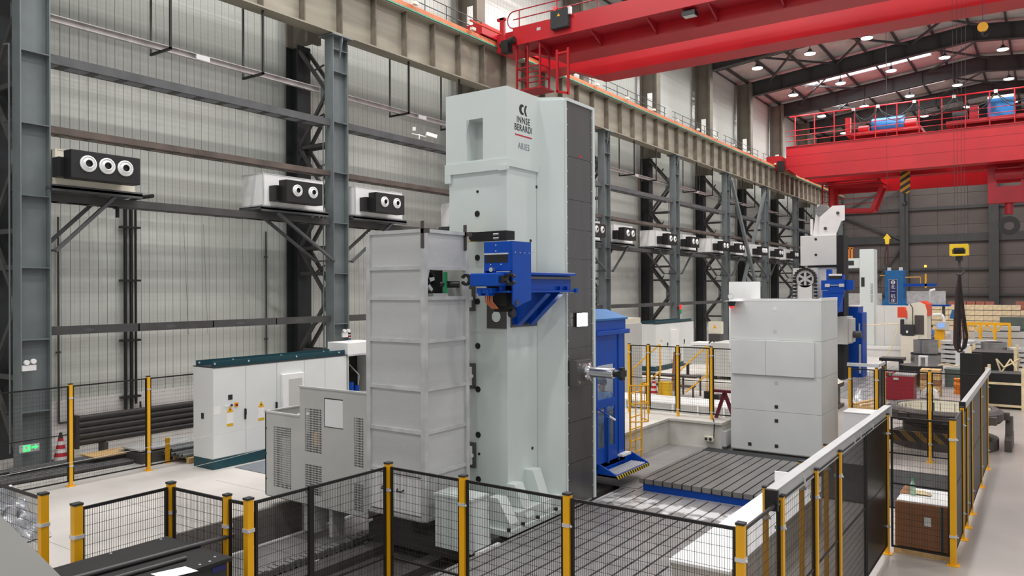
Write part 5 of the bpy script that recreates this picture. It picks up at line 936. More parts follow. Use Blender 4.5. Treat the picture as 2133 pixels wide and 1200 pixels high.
single('work_glove', B().grid(lambda u, v: (-1.98 + 0.34 * u, 14.32 + 0.16 * v, 0.87 + 0.06 * math.sin(math.pi * u) * math.sin(math.pi * v) + rnd.uniform(0, 0.02)), 10, 6), 'wood_pale', 'crumpled pale work gloves behind the water bottle', 'gloves', (-1.8, 14.4, 0.86))
single('paper_bag', B().grid(lambda u, v: (-2.1 + 0.2 * u, 14.3 + 0.3 * v, 0.87 + 0.12 * math.sin(math.pi * u) * math.sin(math.pi * v)), 6, 6), 'carton', 'small brown packet at the left edge of the carton', 'packet', (-2.0, 14.4, 0.86))

# ================================================================ WHITE MACHINE CABINET AND ITS PLATFORM
wc = T('white_machine_cabinet', 'tall white sheet metal machine enclosure behind the clamping table', 'machine enclosure', (-5.9, 21, 0))
X0, X1, Y0, Y1 = -6.99, -4.72, 20.12, 21.9
wc.p('body', B().box(X0, Y0 + 0.02, 0.06, X1, Y1, 4.0), 'machine_grey')
for z0, z1 in ((0.08, 1.13), (1.13, 2.06), (2.06, 2.97), (2.97, 4.0)):
    wc.p('front_panel', B().box(X0, Y0, z0 + 0.004, X1, Y0 + 0.03, z1 - 0.004), 'machine_grey', bevel=0.005); wc.p('side_panel', B().box(X1, Y0, z0 + 0.004, X1 + 0.03, Y1, z1 - 0.004), 'machine_grey')
dd = wc.p('double_door', B().box(-6.95, Y0 - 0.05, 2.06, -6.06, Y0, 2.96).box(-6.055, Y0 - 0.05, 2.06, -4.85, Y0, 2.96), 'machine_grey', bevel=0.006)
for x, z in ((-5.82, 3.78), (-5.82, 3.2), (-5.8, 1.87), (-5.8, 1.26), (-5.8, 0.9), (-5.8, 0.25), (-6.49, 0.23)):
    q = wc.p('vent_plate', B().box(x - 0.045, Y0 - 0.004, z - 0.045, x + 0.045, Y0, z + 0.045), 'white' if z > 3.5 else 'galv' if z > 1.5 else 'rubber')
wc.p('top_rim', B().box(X0, Y0 - 0.003, 3.98, X1 - 0.021, Y0 + 0.05, 4.04).box(X1 - 0.02, Y0 - 0.005, 3.98, X1 + 0.034, Y1, 4.06), 'white'); wc.p('rear_plate', B().box(-7.65, 21.9, 2.2, -6.75, 21.94, 4.5), 'white'); wc.p('base_skirt', B().box(X0 + 0.03, Y0 + 0.03, 0, X1, Y1, 0.08), 'black')
sc_ = wc.p('safety_scanner', B().prism([(X0 - 0.02, 3.97), (X0 + 0.16, 3.97), (X0 + 0.12, 3.84), (X0 + 0.04, 3.84)], 'y', Y0 - 0.2, Y0 - 0.04), 'black', label='black scanner with a red light'); wc.p('scanner_light', B().prism([(X0 + 0.03, 3.84), (X0 + 0.12, 3.84), (X0 + 0.08, 3.78)], 'y', Y0 - 0.2, Y0 - 0.06), 'red_on', sc_); wc.p('scanner_shelf', B().box(X0 - 0.1, Y0 - 0.22, 3.97, X0 + 0.35, Y0, 3.98), 'white', sc_); wc.p('lifting_eye', B().ring((X0 + 0.02, Y0 - 0.02, 4.1), 'y', 0.05, 0.08, 0.03, 16), 'galv')
pf = T('concrete_platform', 'low cream concrete foundation block behind the blue cabin', 'foundation', (-9, 20, 0))
pf.p('block', B().box(-13.0, 17.0, 0, -8.75, 20.9, 0.66).box(-8.75, 20.07, 0, -7.22, 20.9, 0.66), 'concrete'); pf.p('coping', B().box(-13.0, 17.0, 0.66, -8.7, 20.95, 0.72).box(-8.7, 20.02, 0.66, -7.2, 20.95, 0.72), 'concrete'); pf.p('corner_sheet', B().box(-7.22, 20.05, 0.1, -7.1, 20.8, 0.5), 'alu')
t = T('socket_box', 'small cream double socket hanging on the foundation block', 'socket', (-7.55, 20.04, 0.2)); t.p('box', B().box(-7.68, 19.97, 0.2, -7.42, 20.05, 0.34), 'cream', bevel=0.01); t.p('outlet', B().tube((-7.62, 19.97, 0.27), (-7.62, 19.95, 0.27), 0.04, 10).tube((-7.5, 19.97, 0.27), (-7.5, 19.95, 0.27), 0.04, 10), 'rubber'); t.p('cord', B().path([(-7.42, 20.0, 0.3), (-7.4, 20.0, 0.66), (-7.45, 20.1, 0.74), (-7.62, 20.48, 0.76)], 0.015, 6), 'black')
PF = [(-10.1, 20.4), (-9.52, 20.45), (-8.62, 20.45), (-7.64, 20.45)]
for k, (x, y) in enumerate(PF): fence_post(x, y, ['leftmost', 'second', 'third', 'rightmost'][k] + ' yellow fence post on the foundation block', 0.72, 2.7, (1.75, 0.2), w=0.065, plate=False)
for k in range(3): fence_panel(PF[k], PF[k + 1], ['left', 'middle', 'right'][k] + ' mesh panel of the fence on the foundation block', z0=0.85, z1=2.68, mid=1.75, pitch=0.06, wr=0.0016)
fence_panel(PF[3], (-6.9, 20.45), 'mesh panel between the foundation block fence and the white machine cabinet', z0=0.85, z1=2.68, mid=1.75, pitch=0.06, wr=0.0016)
lad = T('caged_ladder', 'yellow caged ladder beside the blue cabin', 'ladder', (-8.6, 17.7, 0))
for y in (17.4, 18.05): lad.p('rail', B().bar((-8.6, y, 0), (-8.6, y, 1.9), 0.05, 0.03), 'yellow')
for k in range(6): lad.p('rung', B().tube((-8.6, 17.4, 0.2 + 0.3 * k), (-8.6, 18.05, 0.2 + 0.3 * k), 0.016, 6), 'yellow')
lad.p('centre_bar', B().tube((-8.6, 17.72, 0), (-8.6, 17.72, 1.9), 0.016, 6), 'yellow')
for z in (1.0, 1.45, 1.9): lad.p('hoop', B().path([(-8.6 + 0.34 * math.sin(math.pi * k / 6), 17.4 + 0.65 * k / 6, z) for k in range(7)], 0.016, 6), 'yellow')
for k in (2, 3, 4): lad.p('cage_bar', B().tube((-8.6 + 0.34 * math.sin(math.pi * k / 6), 17.4 + 0.65 * k / 6, 1.0), (-8.6 + 0.34 * math.sin(math.pi * k / 6), 17.4 + 0.65 * k / 6, 1.9), 0.012, 6), 'yellow')
t = T('steel_trestle', 'dark red steel trestle beside the white machine cabinet', 'trestle', (-7.4, 20.75, 0.72)); t.p('beam', B().box(-7.7, 20.6, 1.45, -7.05, 20.75, 1.52), 'trestle')
for s in (-1, 1): t.p('leg', B().bar((-7.36, 20.68, 1.45), (-7.38 + 0.26 * s, 20.68 + 0.1, 0.72), 0.07, 0.09), 'trestle')

# ================================================================ BEHIND THE PLATFORM
t, ds = cabinet('electrical_cabinet', 'white switch cabinet with a teal plinth in front of the fourth wall column', 37.2, 42.4, [(37.2, 38.9), (38.9, 40.6), (40.6, 42.4)], -16.9, -17.75, 2.46)
u = t.p('cooling_unit', B().box(-16.9, 39.1, 0.5, -16.75, 39.9, 2.1), 'white', ds[1]); lever(t, ds[0], 38.7, 1.3, -16.9); lever(t, ds[2], 41.0, 1.35, -16.9); hazard_sticker(t, ds[0], 37.9, 1.5, -16.9); t.p('lifting_rail', B().box(-17.0, 37.25, 2.48, -16.94, 42.2, 2.62).box(-17.7, 37.25, 2.48, -17.64, 42.2, 2.62), 'teal')
st = T('signal_tower', 'signal tower with red and green lights on the far switch cabinet', 'signal light', (-17.3, 41.5, 2.5)); st.p('pole', B().tube((-17.3, 41.5, 2.5), (-17.3, 41.5, 2.9), 0.03, 8), 'white'); st.p('light_ring', B().tube((-17.3, 41.5, 2.9), (-17.3, 41.5, 3.15), 0.06, 10), 'green'); st.p('light_ring', B().tube((-17.3, 41.5, 3.15), (-17.3, 41.5, 3.4), 0.06, 10), 'red_on')
t = T('grey_enclosure', 'grey machine enclosure partly behind the white machine cabinet', 'machine enclosure', (-11.9, 33.2, 0)); t.p('body', B().box(-12.2, 32.6, 0.5, -10.2, 34.5, 1.95), 'guard_grey', bevel=0.01); t.p('conveyor_box', B().box(-13.6, 32.9, 0.95, -12.2, 34.2, 1.75), 'guard_grey', bevel=0.01); t.p('top_tray', B().box(-13.3, 33.0, 1.78, -11.8, 34.0, 1.9), 'white'); t.each('leg', 'black', [(-13.5, 33.0, 0, -13.4, 33.1, 0.95), (-12.1, 32.7, 0, -12.0, 32.8, 0.5), (-10.4, 32.7, 0, -10.3, 32.8, 0.5), (-10.4, 34.3, 0, -10.3, 34.4, 0.5)]); t.p('cable_loom', B().path([(-12.4, 32.9, 1.9), (-12.2, 32.8, 2.05), (-11.9, 32.8, 1.7), (-11.8, 32.7, 1.0)], 0.03, 6), 'black')
t = T('wall_switchbox', 'grey wall switch box with a yellow warning triangle', 'switch box', (-17.2, 47, 0)); t.p('box', B().box(-17.6, 46.6, 1.5, -16.78, 47, 2.25), 'cream'); t.p('triangle', B().prism([(-17.3, 1.85), (-17.06, 1.85), (-17.18, 2.05)], 'y', 46.59, 46.6), 'yellow'); t.p('lower_box', B().box(-17.55, 46.5, 0.9, -16.8, 47, 1.48), 'steel_dark'); t.p('stand', B().box(-17.5, 46.7, 0, -16.9, 46.9, 0.9), 'steel_dark')
t = T('white_trough', 'long white trough on the floor beyond the foundation block', 'trough', (-11, 25.6, 0))
t.p('shell', B().prism([(25.0, 0.0), (26.2, 0.0), (26.3, 0.34), (24.9, 0.34)], 'x', -13.8, -8.6), 'machine_grey'); t.p('rim', B().box(-13.9, 24.85, 0.34, -8.5, 26.35, 0.4), 'white')
for k in range(6): t.p('rib', B().box(-13.4 + 0.9 * k, 24.84, 0.02, -13.34 + 0.9 * k, 24.92, 0.34), 'white')
for k, x in enumerate((-14.0, -13.05, -12.0)):
    t = T('work_stand', ['dark steel step stand, left one behind the fence', 'dark steel step stand, middle one behind the fence', 'dark steel step stand beside the yellow box'][k], 'work stand', (x, 29.5, 0)); t.p('top', B().box(x - 0.35, 29.2, 0.75, x + 0.45, 29.8, 0.82), 'cast_dark'); t.p('step', B().box(x - 0.35, 28.9, 0.4, x + 0.45, 29.2, 0.46), 'cast_dark')
    for sx in (-0.33, 0.4): t.each('leg', 'cast_dark', [(x + sx, 29.7, 0, x + sx + 0.06, 29.76, 0.75), (x + sx, 28.92, 0, x + sx + 0.06, 28.98, 0.4)])
single('yellow_box', B().box(-12.6, 28.0, 0, -12.2, 28.4, 0.62).box(-12.62, 27.98, 0.62, -12.18, 28.42, 0.66), 'yellow_paint', 'mustard yellow box among the dark step stands', 'box', (-12.3, 29.1, 0)); single('black_engine', B().box(-10.6, 27.3, 0, -9.9, 27.9, 0.25).tube((-10.45, 27.6, 0.25), (-10.45, 27.6, 0.5), 0.15, 10).box(-10.2, 27.35, 0.25, -9.95, 27.8, 0.42), 'black', 'small black motor on the floor beyond the trough', 'motor', (-10.2, 27.6, 0))
cone(-15.2, 29.4, 0.7, 'striped traffic cone by the yellow stair rails'); cone(-12.9, 28.2, 0.85, 'striped traffic cone between the yellow stair rails')
for k, x in enumerate((-12.9, -11.0)):
    t = T('stair_rail', ['yellow stair rail behind the fence, left one', 'yellow stair rail behind the fence, right one'][k], 'stair rail', (x, 27.4, 0)); t.p('handrail', B().path([(x - 0.5, 27.4, 1.2), (x + 0.4, 27.9, 2.15), (x + 0.42, 27.92, 1.1), (x - 0.3, 27.5, 0.4)], 0.03, 6), 'yellow')
    t.p('post', B().tube((x - 0.5, 27.4, 0), (x - 0.5, 27.4, 1.2), 0.025, 6).tube((x + 0.4, 27.9, 0), (x + 0.4, 27.9, 2.15), 0.025, 6), 'yellow')
single('cardboard_panel', B().bar((-13.0, 30.5, 0.02), (-13.0, 30.8, 1.6), 0.7, 0.05), 'carton', 'brown cardboard panel leaning behind the yellow stair rails', 'cardboard', (-13, 30.5, 0))
t = T('sheet_crate', 'white sheet covered crate with a pink cover behind the blue cabin roof', 'crate', (-13.5, 27, 0)); t.p('body', B().box(-15.9, 26.8, 0, -13.5, 28.4, 2.95), 'guard_grey'); t.p('cover', B().box(-16.0, 26.7, 2.95, -13.6, 28.5, 3.15), 'cream')
for k in range(5): t.p('batten', B().box(-15.8 + 0.55 * k, 26.76, 0.1, -15.74 + 0.55 * k, 26.8, 2.9), 'galv')
single('raised_slab', B().box(-15.4, 31.2, 0, -10.8, 40.5, 0.35), 'concrete', 'pale raised concrete slab before the far switch cabinet', 'slab', (-13, 36, 0)); single('tool_case', B().box(-14.9, 24.6, 0, -13.9, 25.2, 1.0), 'steel_dark', 'dark grey cupboard right behind the blue cabin', 'cupboard', (-14.4, 24.9, 0))

# ================================================================ SECOND BORING MACHINE
m2 = T('boring_mill_column', 'second smaller white boring mill column with pulley plates on top', 'machine column', (-9, 39.5, 0))
m2.p('column_top', B().box(-9.92, 38.5, 5.4, -8.28, 40.6, 6.83), 'machine_grey', bevel=0.02); m2.p('column_body', B().box(-9.7, 38.7, 0, -8.3, 40.6, 5.36), 'machine_grey'); m2.p('front_column', B().box(-9.92, 38.3, 0, -9.2, 38.7, 5.2), 'machine_grey')
m2.p('bellows', B().box(-8.28, 38.55, 0.0, -7.97, 39.6, 6.8), 'black_matt')
m2.p('pulley_plate', B().prism([(-9.07, 6.83), (-9.05, 7.7), (-8.46, 8.21), (-7.93, 8.2), (-7.93, 7.5), (-8.08, 7.47), (-8.32, 6.83)], 'y', 38.6, 38.68), 'white'); m2.p('pulley_plate', B().prism([(-9.47, 6.83), (-9.25, 8.33), (-9.12, 8.33), (-9.05, 6.83)], 'y', 39.0, 39.08).box(-9.56, 38.95, 6.9, -9.46, 39.1, 7.66), 'white')
for x, z in ((-8.22, 7.85), (-8.78, 7.15)): m2.p('axle', B().tube((x, 38.6, z), (x, 38.54, z), 0.07, 14), 'steel_dark')
m2.p('sheave', B().tube((-8.95, 38.75, 8.0), (-8.95, 38.98, 8.0), 0.32, 20), 'steel_turned'); m2.p('cable', B().box(-9.05, 38.8, 6.83, -8.9, 38.9, 7.9), 'black')
for z in (6.65, 5.9): m2.p('port_hole', B().tube((-9.2, 38.5, z), (-9.2, 38.48, z), 0.06, 12), 'black')
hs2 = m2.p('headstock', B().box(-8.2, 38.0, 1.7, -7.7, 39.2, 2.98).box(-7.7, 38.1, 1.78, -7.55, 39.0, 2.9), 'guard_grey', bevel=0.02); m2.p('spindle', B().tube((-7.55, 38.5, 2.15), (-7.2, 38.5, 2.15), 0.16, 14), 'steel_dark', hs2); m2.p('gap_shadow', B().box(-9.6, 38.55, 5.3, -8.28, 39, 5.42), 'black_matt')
mg = T('tool_magazine', 'round tool magazine wheel with a dark tool chain before the second machine', 'tool magazine', (-9.3, 37, 0))
wz = B().ring((-9.3, 36.9, 4.74), 'y', 0.3, 0.4, 0.1, 28).tube((-9.3, 36.88, 4.74), (-9.3, 37.0, 4.74), 0.09, 14)
for k in range(6): a = R(60 * k + 30); wz.bar((-9.3 + 0.08 * math.cos(a), 36.95, 4.74 + 0.08 * math.sin(a)), (-9.3 + 0.32 * math.cos(a), 36.95, 4.74 + 0.32 * math.sin(a)), 0.08, 0.1)
mg.p('wheel', wz, 'galv'); mg.p('wheel_back', B().tube((-9.3, 37.0, 4.74), (-9.3, 37.05, 4.74), 0.42, 24), 'black'); mg.p('support', B().box(-9.62, 36.9, 0, -9.0, 37.3, 4.45).box(-9.9, 37.1, 3.2, -8.85, 37.4, 5.25), 'machine_grey')
lk = B().cb(0, 0, 0, 0.11, 0.24, 0.1).mesh('tool_pocket')
for k in range(14): a = R(-10 + 200 * k / 13); piece('tool_pocket', lk, 'black', mg.o, (0.46 * math.cos(a), -0.1, 4.74 + 0.46 * math.sin(a)))
for k in range(8): piece('tool_pocket', lk, 'black', mg.o, (0.46, -0.1, 4.6 - 0.16 * k)); piece('tool_pocket', lk, 'black', mg.o, (-0.46, -0.1, 4.6 - 0.16 * k))
ta = T('tool_changer', 'blue tool changer of the second machine', 'tool changer', (-7.9, 36.6, 3.8)); ta.p('rail_beam', B().box(-8.55, 36.7, 4.22, -7.2, 36.95, 4.66), 'blue'); ta.p('carriage', B().box(-8.26, 36.41, 4.3, -8.06, 36.69, 5.15).box(-8.2, 36.4, 4.1, -7.53, 36.7, 4.9).prism([(-8.2, 4.1), (-7.53, 4.1), (-7.8, 3.2), (-8.0, 3.2)], 'y', 36.45, 36.65), 'blue'); ta.p('window', B().box(-8.15, 36.38, 4.72, -7.6, 36.4, 4.85), 'black'); ta.p('trim', B().box(-8.15, 36.37, 4.86, -7.6, 36.4, 4.94), 'white'); ta.p('gripper_pair', B().box(-8.3, 36.3, 4.36, -8.1, 36.4, 4.5).box(-7.7, 36.3, 4.36, -7.5, 36.4, 4.5), 'galv'); ta.p('gripper_bar', B().box(-8.1, 36.32, 4.42, -7.7, 36.38, 4.46), 'steel_bright'); ta.p('bracket', B().box(-8.5, 36.7, 3.2, -8.0, 38.6, 4.2), 'blue')
cb2 = T('operator_cabin', 'narrow dark blue operator cabin of the second machine', 'cabin', (-7.8, 40.5, 0)); cb2.p('body', B().box(-8.1, 40.0, 0.0, -7.62, 41.2, 3.4).box(-7.62, 40.1, 0.0, -7.46, 41.2, 3.12), 'blue', bevel=0.02); cb2.p('window', B().box(-7.46, 40.3, 1.7, -7.45, 40.9, 2.6), 'glass'); cb2.p('side_strip', B().box(-7.6, 39.98, 0.2, -7.5, 40.0, 1.6).box(-7.6, 39.98, 1.9, -7.54, 40.0, 2.6), 'galv'); cb2.p('roof', B().box(-8.15, 39.95, 3.4, -7.6, 41.25, 3.46), 'white')
ts2 = T('slotted_floor_plate', 'grey slotted floor plates before the second boring machine', 'floor plate', (-6.3, 38, 0))
for k in range(9): ts2.p('slot_bar', B().box(-7.4 + 0.36 * k, 32, 0, -7.4 + 0.36 * k + 0.32, 47, 0.02), 'steel_plate')
# objects around it
single('steel_block', B().box(-6.75, 29.0, 0, -6.2, 30.0, 0.12).box(-6.65, 29.2, 0.12, -6.3, 29.8, 0.75).box(-6.75, 29.0, 0.75, -6.2, 30.0, 0.9), 'cast_dark', 'dark brown cast steel stand right of the white machine cabinet', 'steel stand', (-6.5, 29.5, 0)); single('rag_heap', B().grid(lambda u, v: (-6.8 + 0.6 * u, 29.1 + 0.8 * v, 0.9 + 0.25 * math.sin(math.pi * u) * math.sin(math.pi * v) * rnd.uniform(0.6, 1.2)), 9, 9, False), 'cream', 'pale rags heaped on the dark steel stand', 'rags', (-6.5, 29.5, 0.9))
single('plastic_bag', B().grid(lambda u, v: (-6.1 + 0.6 * u, 30.3 + 0.7 * v, 0.02 + 0.55 * math.sin(math.pi * u) * math.sin(math.pi * v) * rnd.uniform(0.6, 1.2)), 10, 8, False), 'plastic_film', 'crumpled white plastic bag on the floor by the second machine', 'plastic bag', (-5.8, 30.6, 0)); single('wood_scrap', B().box(-5.9, 29.4, 0, -5.1, 29.8, 0.12).bar((-5.8, 29.6, 0.16), (-5.1, 30.5, 0.3), 0.14, 0.06).bar((-5.5, 29.5, 0.16), (-4.9, 30.2, 0.22), 0.1, 0.05), 'wood', 'broken pale wood pieces beside the plastic bag', 'wood', (-5.5, 29.8, 0))
t = T('red_tool_cabinet', 'dark red tool cabinet with a grey tray top behind the rear fence', 'tool cabinet', (-4.75, 32.8, 0)); t.p('body', B().box(-5.22, 32.5, 0.03, -4.28, 33.4, 0.95).box(-5.22, 32.5, 0.9, -5.0, 33.4, 1.06), 'red_cab', bevel=0.015); t.p('tray', B().box(-5.0, 32.5, 0.95, -4.25, 33.4, 1.0), 'steel_plate'); t.p('handle', B().box(-4.95, 32.47, 0.8, -4.78, 32.5, 0.88), 'galv'); t.p('base', B().box(-5.15, 32.6, 0, -4.35, 33.3, 0.03), 'black'); t.p('green_tag', B().box(-5.1, 32.48, 0.95, -5.04, 32.5, 1.07), 'green')
wcr = T('wooden_crate', 'stacked wooden crate blocks behind the rear fence post', 'crate', (-3.95, 34.8, 0))
for j in range(5):
    for k in range(2): wcr.p('crate_block', B().box(-4.3 + 0.36 * k, 34.5, 0.02 + 0.21 * j, -3.96 + 0.36 * k, 35.2, 0.21 + 0.21 * j), 'wood' if (j + k) % 3 else 'carton')
single('white_bracket', B().prism([(-4.2, 0.05), (-4.15, 0.3), (-4.0, 0.42), (-3.75, 0.42), (-3.6, 0.3), (-3.55, 0.05), (-3.7, 0.05), (-3.75, 0.25), (-3.98, 0.25), (-4.02, 0.05)], 'y', 33.6, 33.9), 'white', 'white arched bracket on the floor before the wooden crate', 'bracket', (-3.9, 33.7, 0))
t = T('iron_disc_table', 'black iron disc on a rusty stand behind the red tool cabinet', 'disc', (-4.7, 38, 0)); t.p('disc', B().tube((-4.7, 38, 0.72), (-4.7, 38, 0.92), 0.85, 28), 'black'); t.p('stand', B().tube((-4.7, 38, 0), (-4.7, 38, 0.72), 0.2, 14), 'cast_dark'); single('white_clamp', B().box(-4.72, 37.4, 0.92, -4.64, 37.7, 1.3).box(-4.46, 37.4, 0.92, -4.38, 37.7, 1.3).box(-4.725, 37.395, 1.3, -4.375, 37.705, 1.36), 'white', 'white C shaped block standing on the black iron disc', 'block', (-4.55, 37.5, 0.92)); single('straw_rope', B().path([(-4.0 + 0.2 * k, 37.6 + 0.1 * (k % 2), 0.96 + 0.05 * (k % 3)) for k in range(6)], 0.03, 5), 'wood_pale', 'frayed straw rope on the black iron disc', 'rope', (-3.6, 37.6, 0.92))
single('green_chest', B().box(-3.8, 38.2, 0, -2.9, 39.0, 0.72).box(-3.82, 38.18, 0.72, -2.88, 39.02, 0.78), 'olive', 'dark green chest behind the orange valve', 'chest', (-3.5, 38.5, 0)); t = T('orange_valve', 'orange cast valve on the floor by the black crates', 'valve', (-3.1, 36, 0)); t.p('body', B().tube((-3.1, 36, 0.1), (-3.1, 36, 0.6), 0.13, 12).tube((-3.25, 36, 0.35), (-2.92, 36, 0.35), 0.15, 12), 'orange'); t.p('flange', B().tube((-3.1, 36, 0.0), (-3.1, 36, 0.1), 0.17, 12).tube((-3.1, 36, 0.56), (-3.1, 36, 0.62), 0.17, 12), 'orange')
# big rotary table ring
rt_ = T('rotary_table_ring', 'large dark cast ring of a rotary table behind the rear fence', 'rotary table', (-2.45, 24.2, 0))
rt_.p('ring', B().lathe((-2.45, 24.2, 0), [(1.12, 0.72), (1.35, 0.72), (1.42, 0.8), (1.42, 0.98), (1.3, 1.05), (1.14, 1.05), (1.12, 0.98), (1.12, 0.72)], 48), 'cast_dark'); rt_.p('inner_face', B().lathe((-2.45, 24.2, 0), [(1.119, 1.04), (1.119, 0.74), (0.6, 0.7), (0.6, 0.6)], 40), 'cream'); rt_.p('base', B().lathe((-2.45, 24.2, 0), [(0.0, 0.66), (0.9, 0.66), (1.0, 0.55), (1.0, 0.3), (1.3, 0.28), (1.3, 0.0)], 32), 'cast_dark')
for k in range(8): a = R(45 * k + 10); rt_.p('lug', B().cb(-2.45 + 1.44 * math.cos(a), 24.2 + 1.44 * math.sin(a), 0.86, 0.22, 0.22, 0.2), 'cast_dark')
rt_.p('hub', B().tube((-2.45, 24.2, 0.66), (-2.45, 24.2, 0.78), 0.55, 28), 'black_matt')
single('hazard_barrier', B().box(-3.45, 22.2, 0.0, -3.4, 22.24, 0.34).box(-1.6, 22.2, 0.0, -1.55, 22.24, 0.34).box(-3.5, 22.2, 0.34, -1.45, 22.24, 0.6), 'hazard_dull', 'dark yellow and black striped barrier board below the rotary table', 'barrier', (-2.5, 22.2, 0.15))
for k, (x, y) in enumerate(((-1.02, 24.6),)): single('steel_fixture', B().prism([(23.9, 0.0), (25.4, 0.0), (25.4, 0.32), (25.1, 0.4), (25.0, 0.8), (24.5, 0.86), (24.3, 0.4), (23.9, 0.3)], 'x', -1.02, -0.86), 'cast_dark', 'dark cast machine foot sticking out into the aisle', 'machine foot', (-1.1, 24.6, 0))

# ================================================================ BLACK WOODEN CRATES IN THE AISLE
def black_crate(x0, x1, y0, y1, z1, label):
    t = T('black_crate', label, 'crate', ((x0 + x1) / 2, (y0 + y1) / 2, 0), 'black wrapped crates'); t.p('wrapped_load', B().box(x0 + 0.05, y0 + 0.05, 0.1, x1 - 0.05, y1 - 0.05, z1), 'black')
    for x in (x0, x1): 
        for y in (y0, y1): t.p('corner_post', B().cb(x, y, z1 / 2 + 0.1, 0.1, 0.1, z1 + 0.2), 'wood_pale')
    for z in (0.08, 0.86): t.p('batten', B().box(x0, y0 - 0.02, z, x1, y0 + 0.02, z + 0.08), 'wood_pale')
black_crate(-1.9, -0.82, 32.3, 33.6, 1.25, 'black wrapped crate with pale battens in the aisle, nearest'); black_crate(-2.55, -1.1, 34.2, 36.0, 1.85, 'taller black wrapped crate behind the nearest one'); black_crate(-0.68, 0.4, 32.3, 33.6, 1.3, 'black wrapped crate cut by the right edge of the photo')
single('dark_screen', B().box(-2.62, 31.0, 0, -1.98, 31.06, 2.02).box(-2.62, 31.06, 0, -2.56, 32.0, 2.02), 'black', 'black folding screen left of the wrapped crates', 'screen', (-2.3, 31.2, 0)); single('straw_bundle', B().path([(-1.5, 32.6, 1.3), (-1.62, 32.5, 1.75), (-1.4, 32.6, 1.45), (-1.15, 32.7, 1.6), (-0.9, 32.6, 1.8), (-1.0, 32.8, 1.4)], 0.03, 5).path([(-1.45, 32.6, 1.3), (-1.2, 32.7, 1.75), (-1.0, 32.6, 1.35)], 0.03, 5), 'wood_pale', 'tangle of straw rope on the black crates', 'rope', (-1.3, 32.6, 1.27))

# ================================================================ FAR MACHINES
gm = T('gantry_machine', 'white portal machine with a tall post and long white cover wall', 'machine', (-9, 54.5, 0))
gm.p('post', B().box(-10.2, 54.0, 0, -9.34, 55.2, 6.82), 'machine_white', bevel=0.03); gm.p('cover_wall', B().box(-10.1, 54.3, 0.5, -6.3, 54.7, 3.18), 'machine_grey'); gm.p('guide_bed', B().box(-10.4, 53.6, 0, -6.0, 55.4, 0.42).box(-10.4, 53.5, 0.42, -6.0, 53.9, 0.6), 'white'); gm.p('control_arm', B().box(-11.2, 54.1, 5.62, -10.2, 54.7, 6.25), 'machine_white', bevel=0.02); gm.p('arm_screen', B().box(-11.0, 54.08, 5.8, -10.55, 54.1, 6.1), 'rubber'); gm.p('post_slot', B().box(-10.1, 53.98, 4.4, -9.9, 54.0, 5.0), 'rubber')
for k in range(3): gm.p('wall_seam', B().box(-8.8 + 1.0 * k, 54.29, 0.5, -8.78 + 1.0 * k, 54.3, 3.18), 'guard_grey')
gm.p('orange_post', B().box(-10.95, 54.2, 6.25, -10.85, 54.3, 6.95).box(-10.75, 54.2, 6.25, -10.65, 54.3, 6.95).box(-11.1, 54.2, 6.88, -10.62, 54.3, 6.98), 'orange')
text('INNSE BERARDI', 0.22, 'ink_grey', gm.o, 'side_lettering', (-9.46 + 9, 53.99 - 54.5, 4.0), (R(90), R(-90), 0), 0.0, 0.8)
bm = T('blue_mill', 'blue vertical mill column with a dark blue name banner', 'machine', (-12.1, 80, 0)); bm.p('column', B().box(-12.9, 80.0, 2.8, -11.3, 81.4, 5.95).prism([(-13.1, 0.5), (-11.1, 0.5), (-11.1, 3.0), (-11.4, 3.4), (-12.8, 3.4), (-13.1, 3.0)], 'y', 79.97, 81.43), 'blue2', bevel=0.04); bm.p('banner', B().box(-12.5, 79.93, 2.9, -11.85, 79.96, 5.1), 'navy'); bm.p('banner_edge', B().box(-12.54, 79.945, 2.86, -11.81, 79.999, 5.14), 'galv'); bm.p('lifting_ring', B().box(-12.75, 80.5, 5.95, -12.45, 80.7, 6.25).box(-11.75, 80.5, 5.95, -11.45, 80.7, 6.25), 'white')
bm.p('banner_emblem', B().ring((-12.175, 79.9, 4.84), 'y', 0.12, 0.19, 0.02, 20).box(-12.35, 79.905, 4.81, -12.0, 79.915, 4.87), 'white')
for k, chx in enumerate('北一机床'): text(chx, 0.42, 'white', bm.o, 'banner_character', (-12.175 + 12.1, -0.085, 4.38 - 0.43 * k), (R(90), 0, 0))
bm.p('side_fence', B().box(-16.5, 80.4, 2.6, -13.2, 80.5, 3.8).box(-11.1, 80.4, 2.75, -7.9, 80.5, 4.0), 'galv'); bm.p('work_deck', B().box(-11.2, 80.2, 2.6, -7.6, 82, 2.75).box(-12.0, 80.1, 4.45, -8.6, 80.3, 4.7), 'blue'); bm.p('yellow_rail', B().path([(-11.2, 80.2, 5.3), (-9.9, 80.2, 5.3), (-9.9, 80.2, 4.5)], 0.04, 6).box(-9.55, 80.1, 4.3, -9.4, 80.2, 5.6).tube((-13.3, 80.1, 5.5), (-12.9, 80.1, 5.5), 0.04, 6), 'yellow'); bm.p('amber_lamp', B().tube((-9.5, 80.2, 6.2), (-9.5, 80.2, 6.4), 0.1, 8), 'amber_on'); bm.p('lamp_pole', B().tube((-9.5, 80.2, 5.5), (-9.5, 80.2, 6.2), 0.03, 6), 'teal'); bm.p('under_frame', B().box(-11, 80.5, 0, -10.8, 81, 2.6).box(-8.2, 80.5, 0, -8.0, 81, 2.6), 'steel_dark')
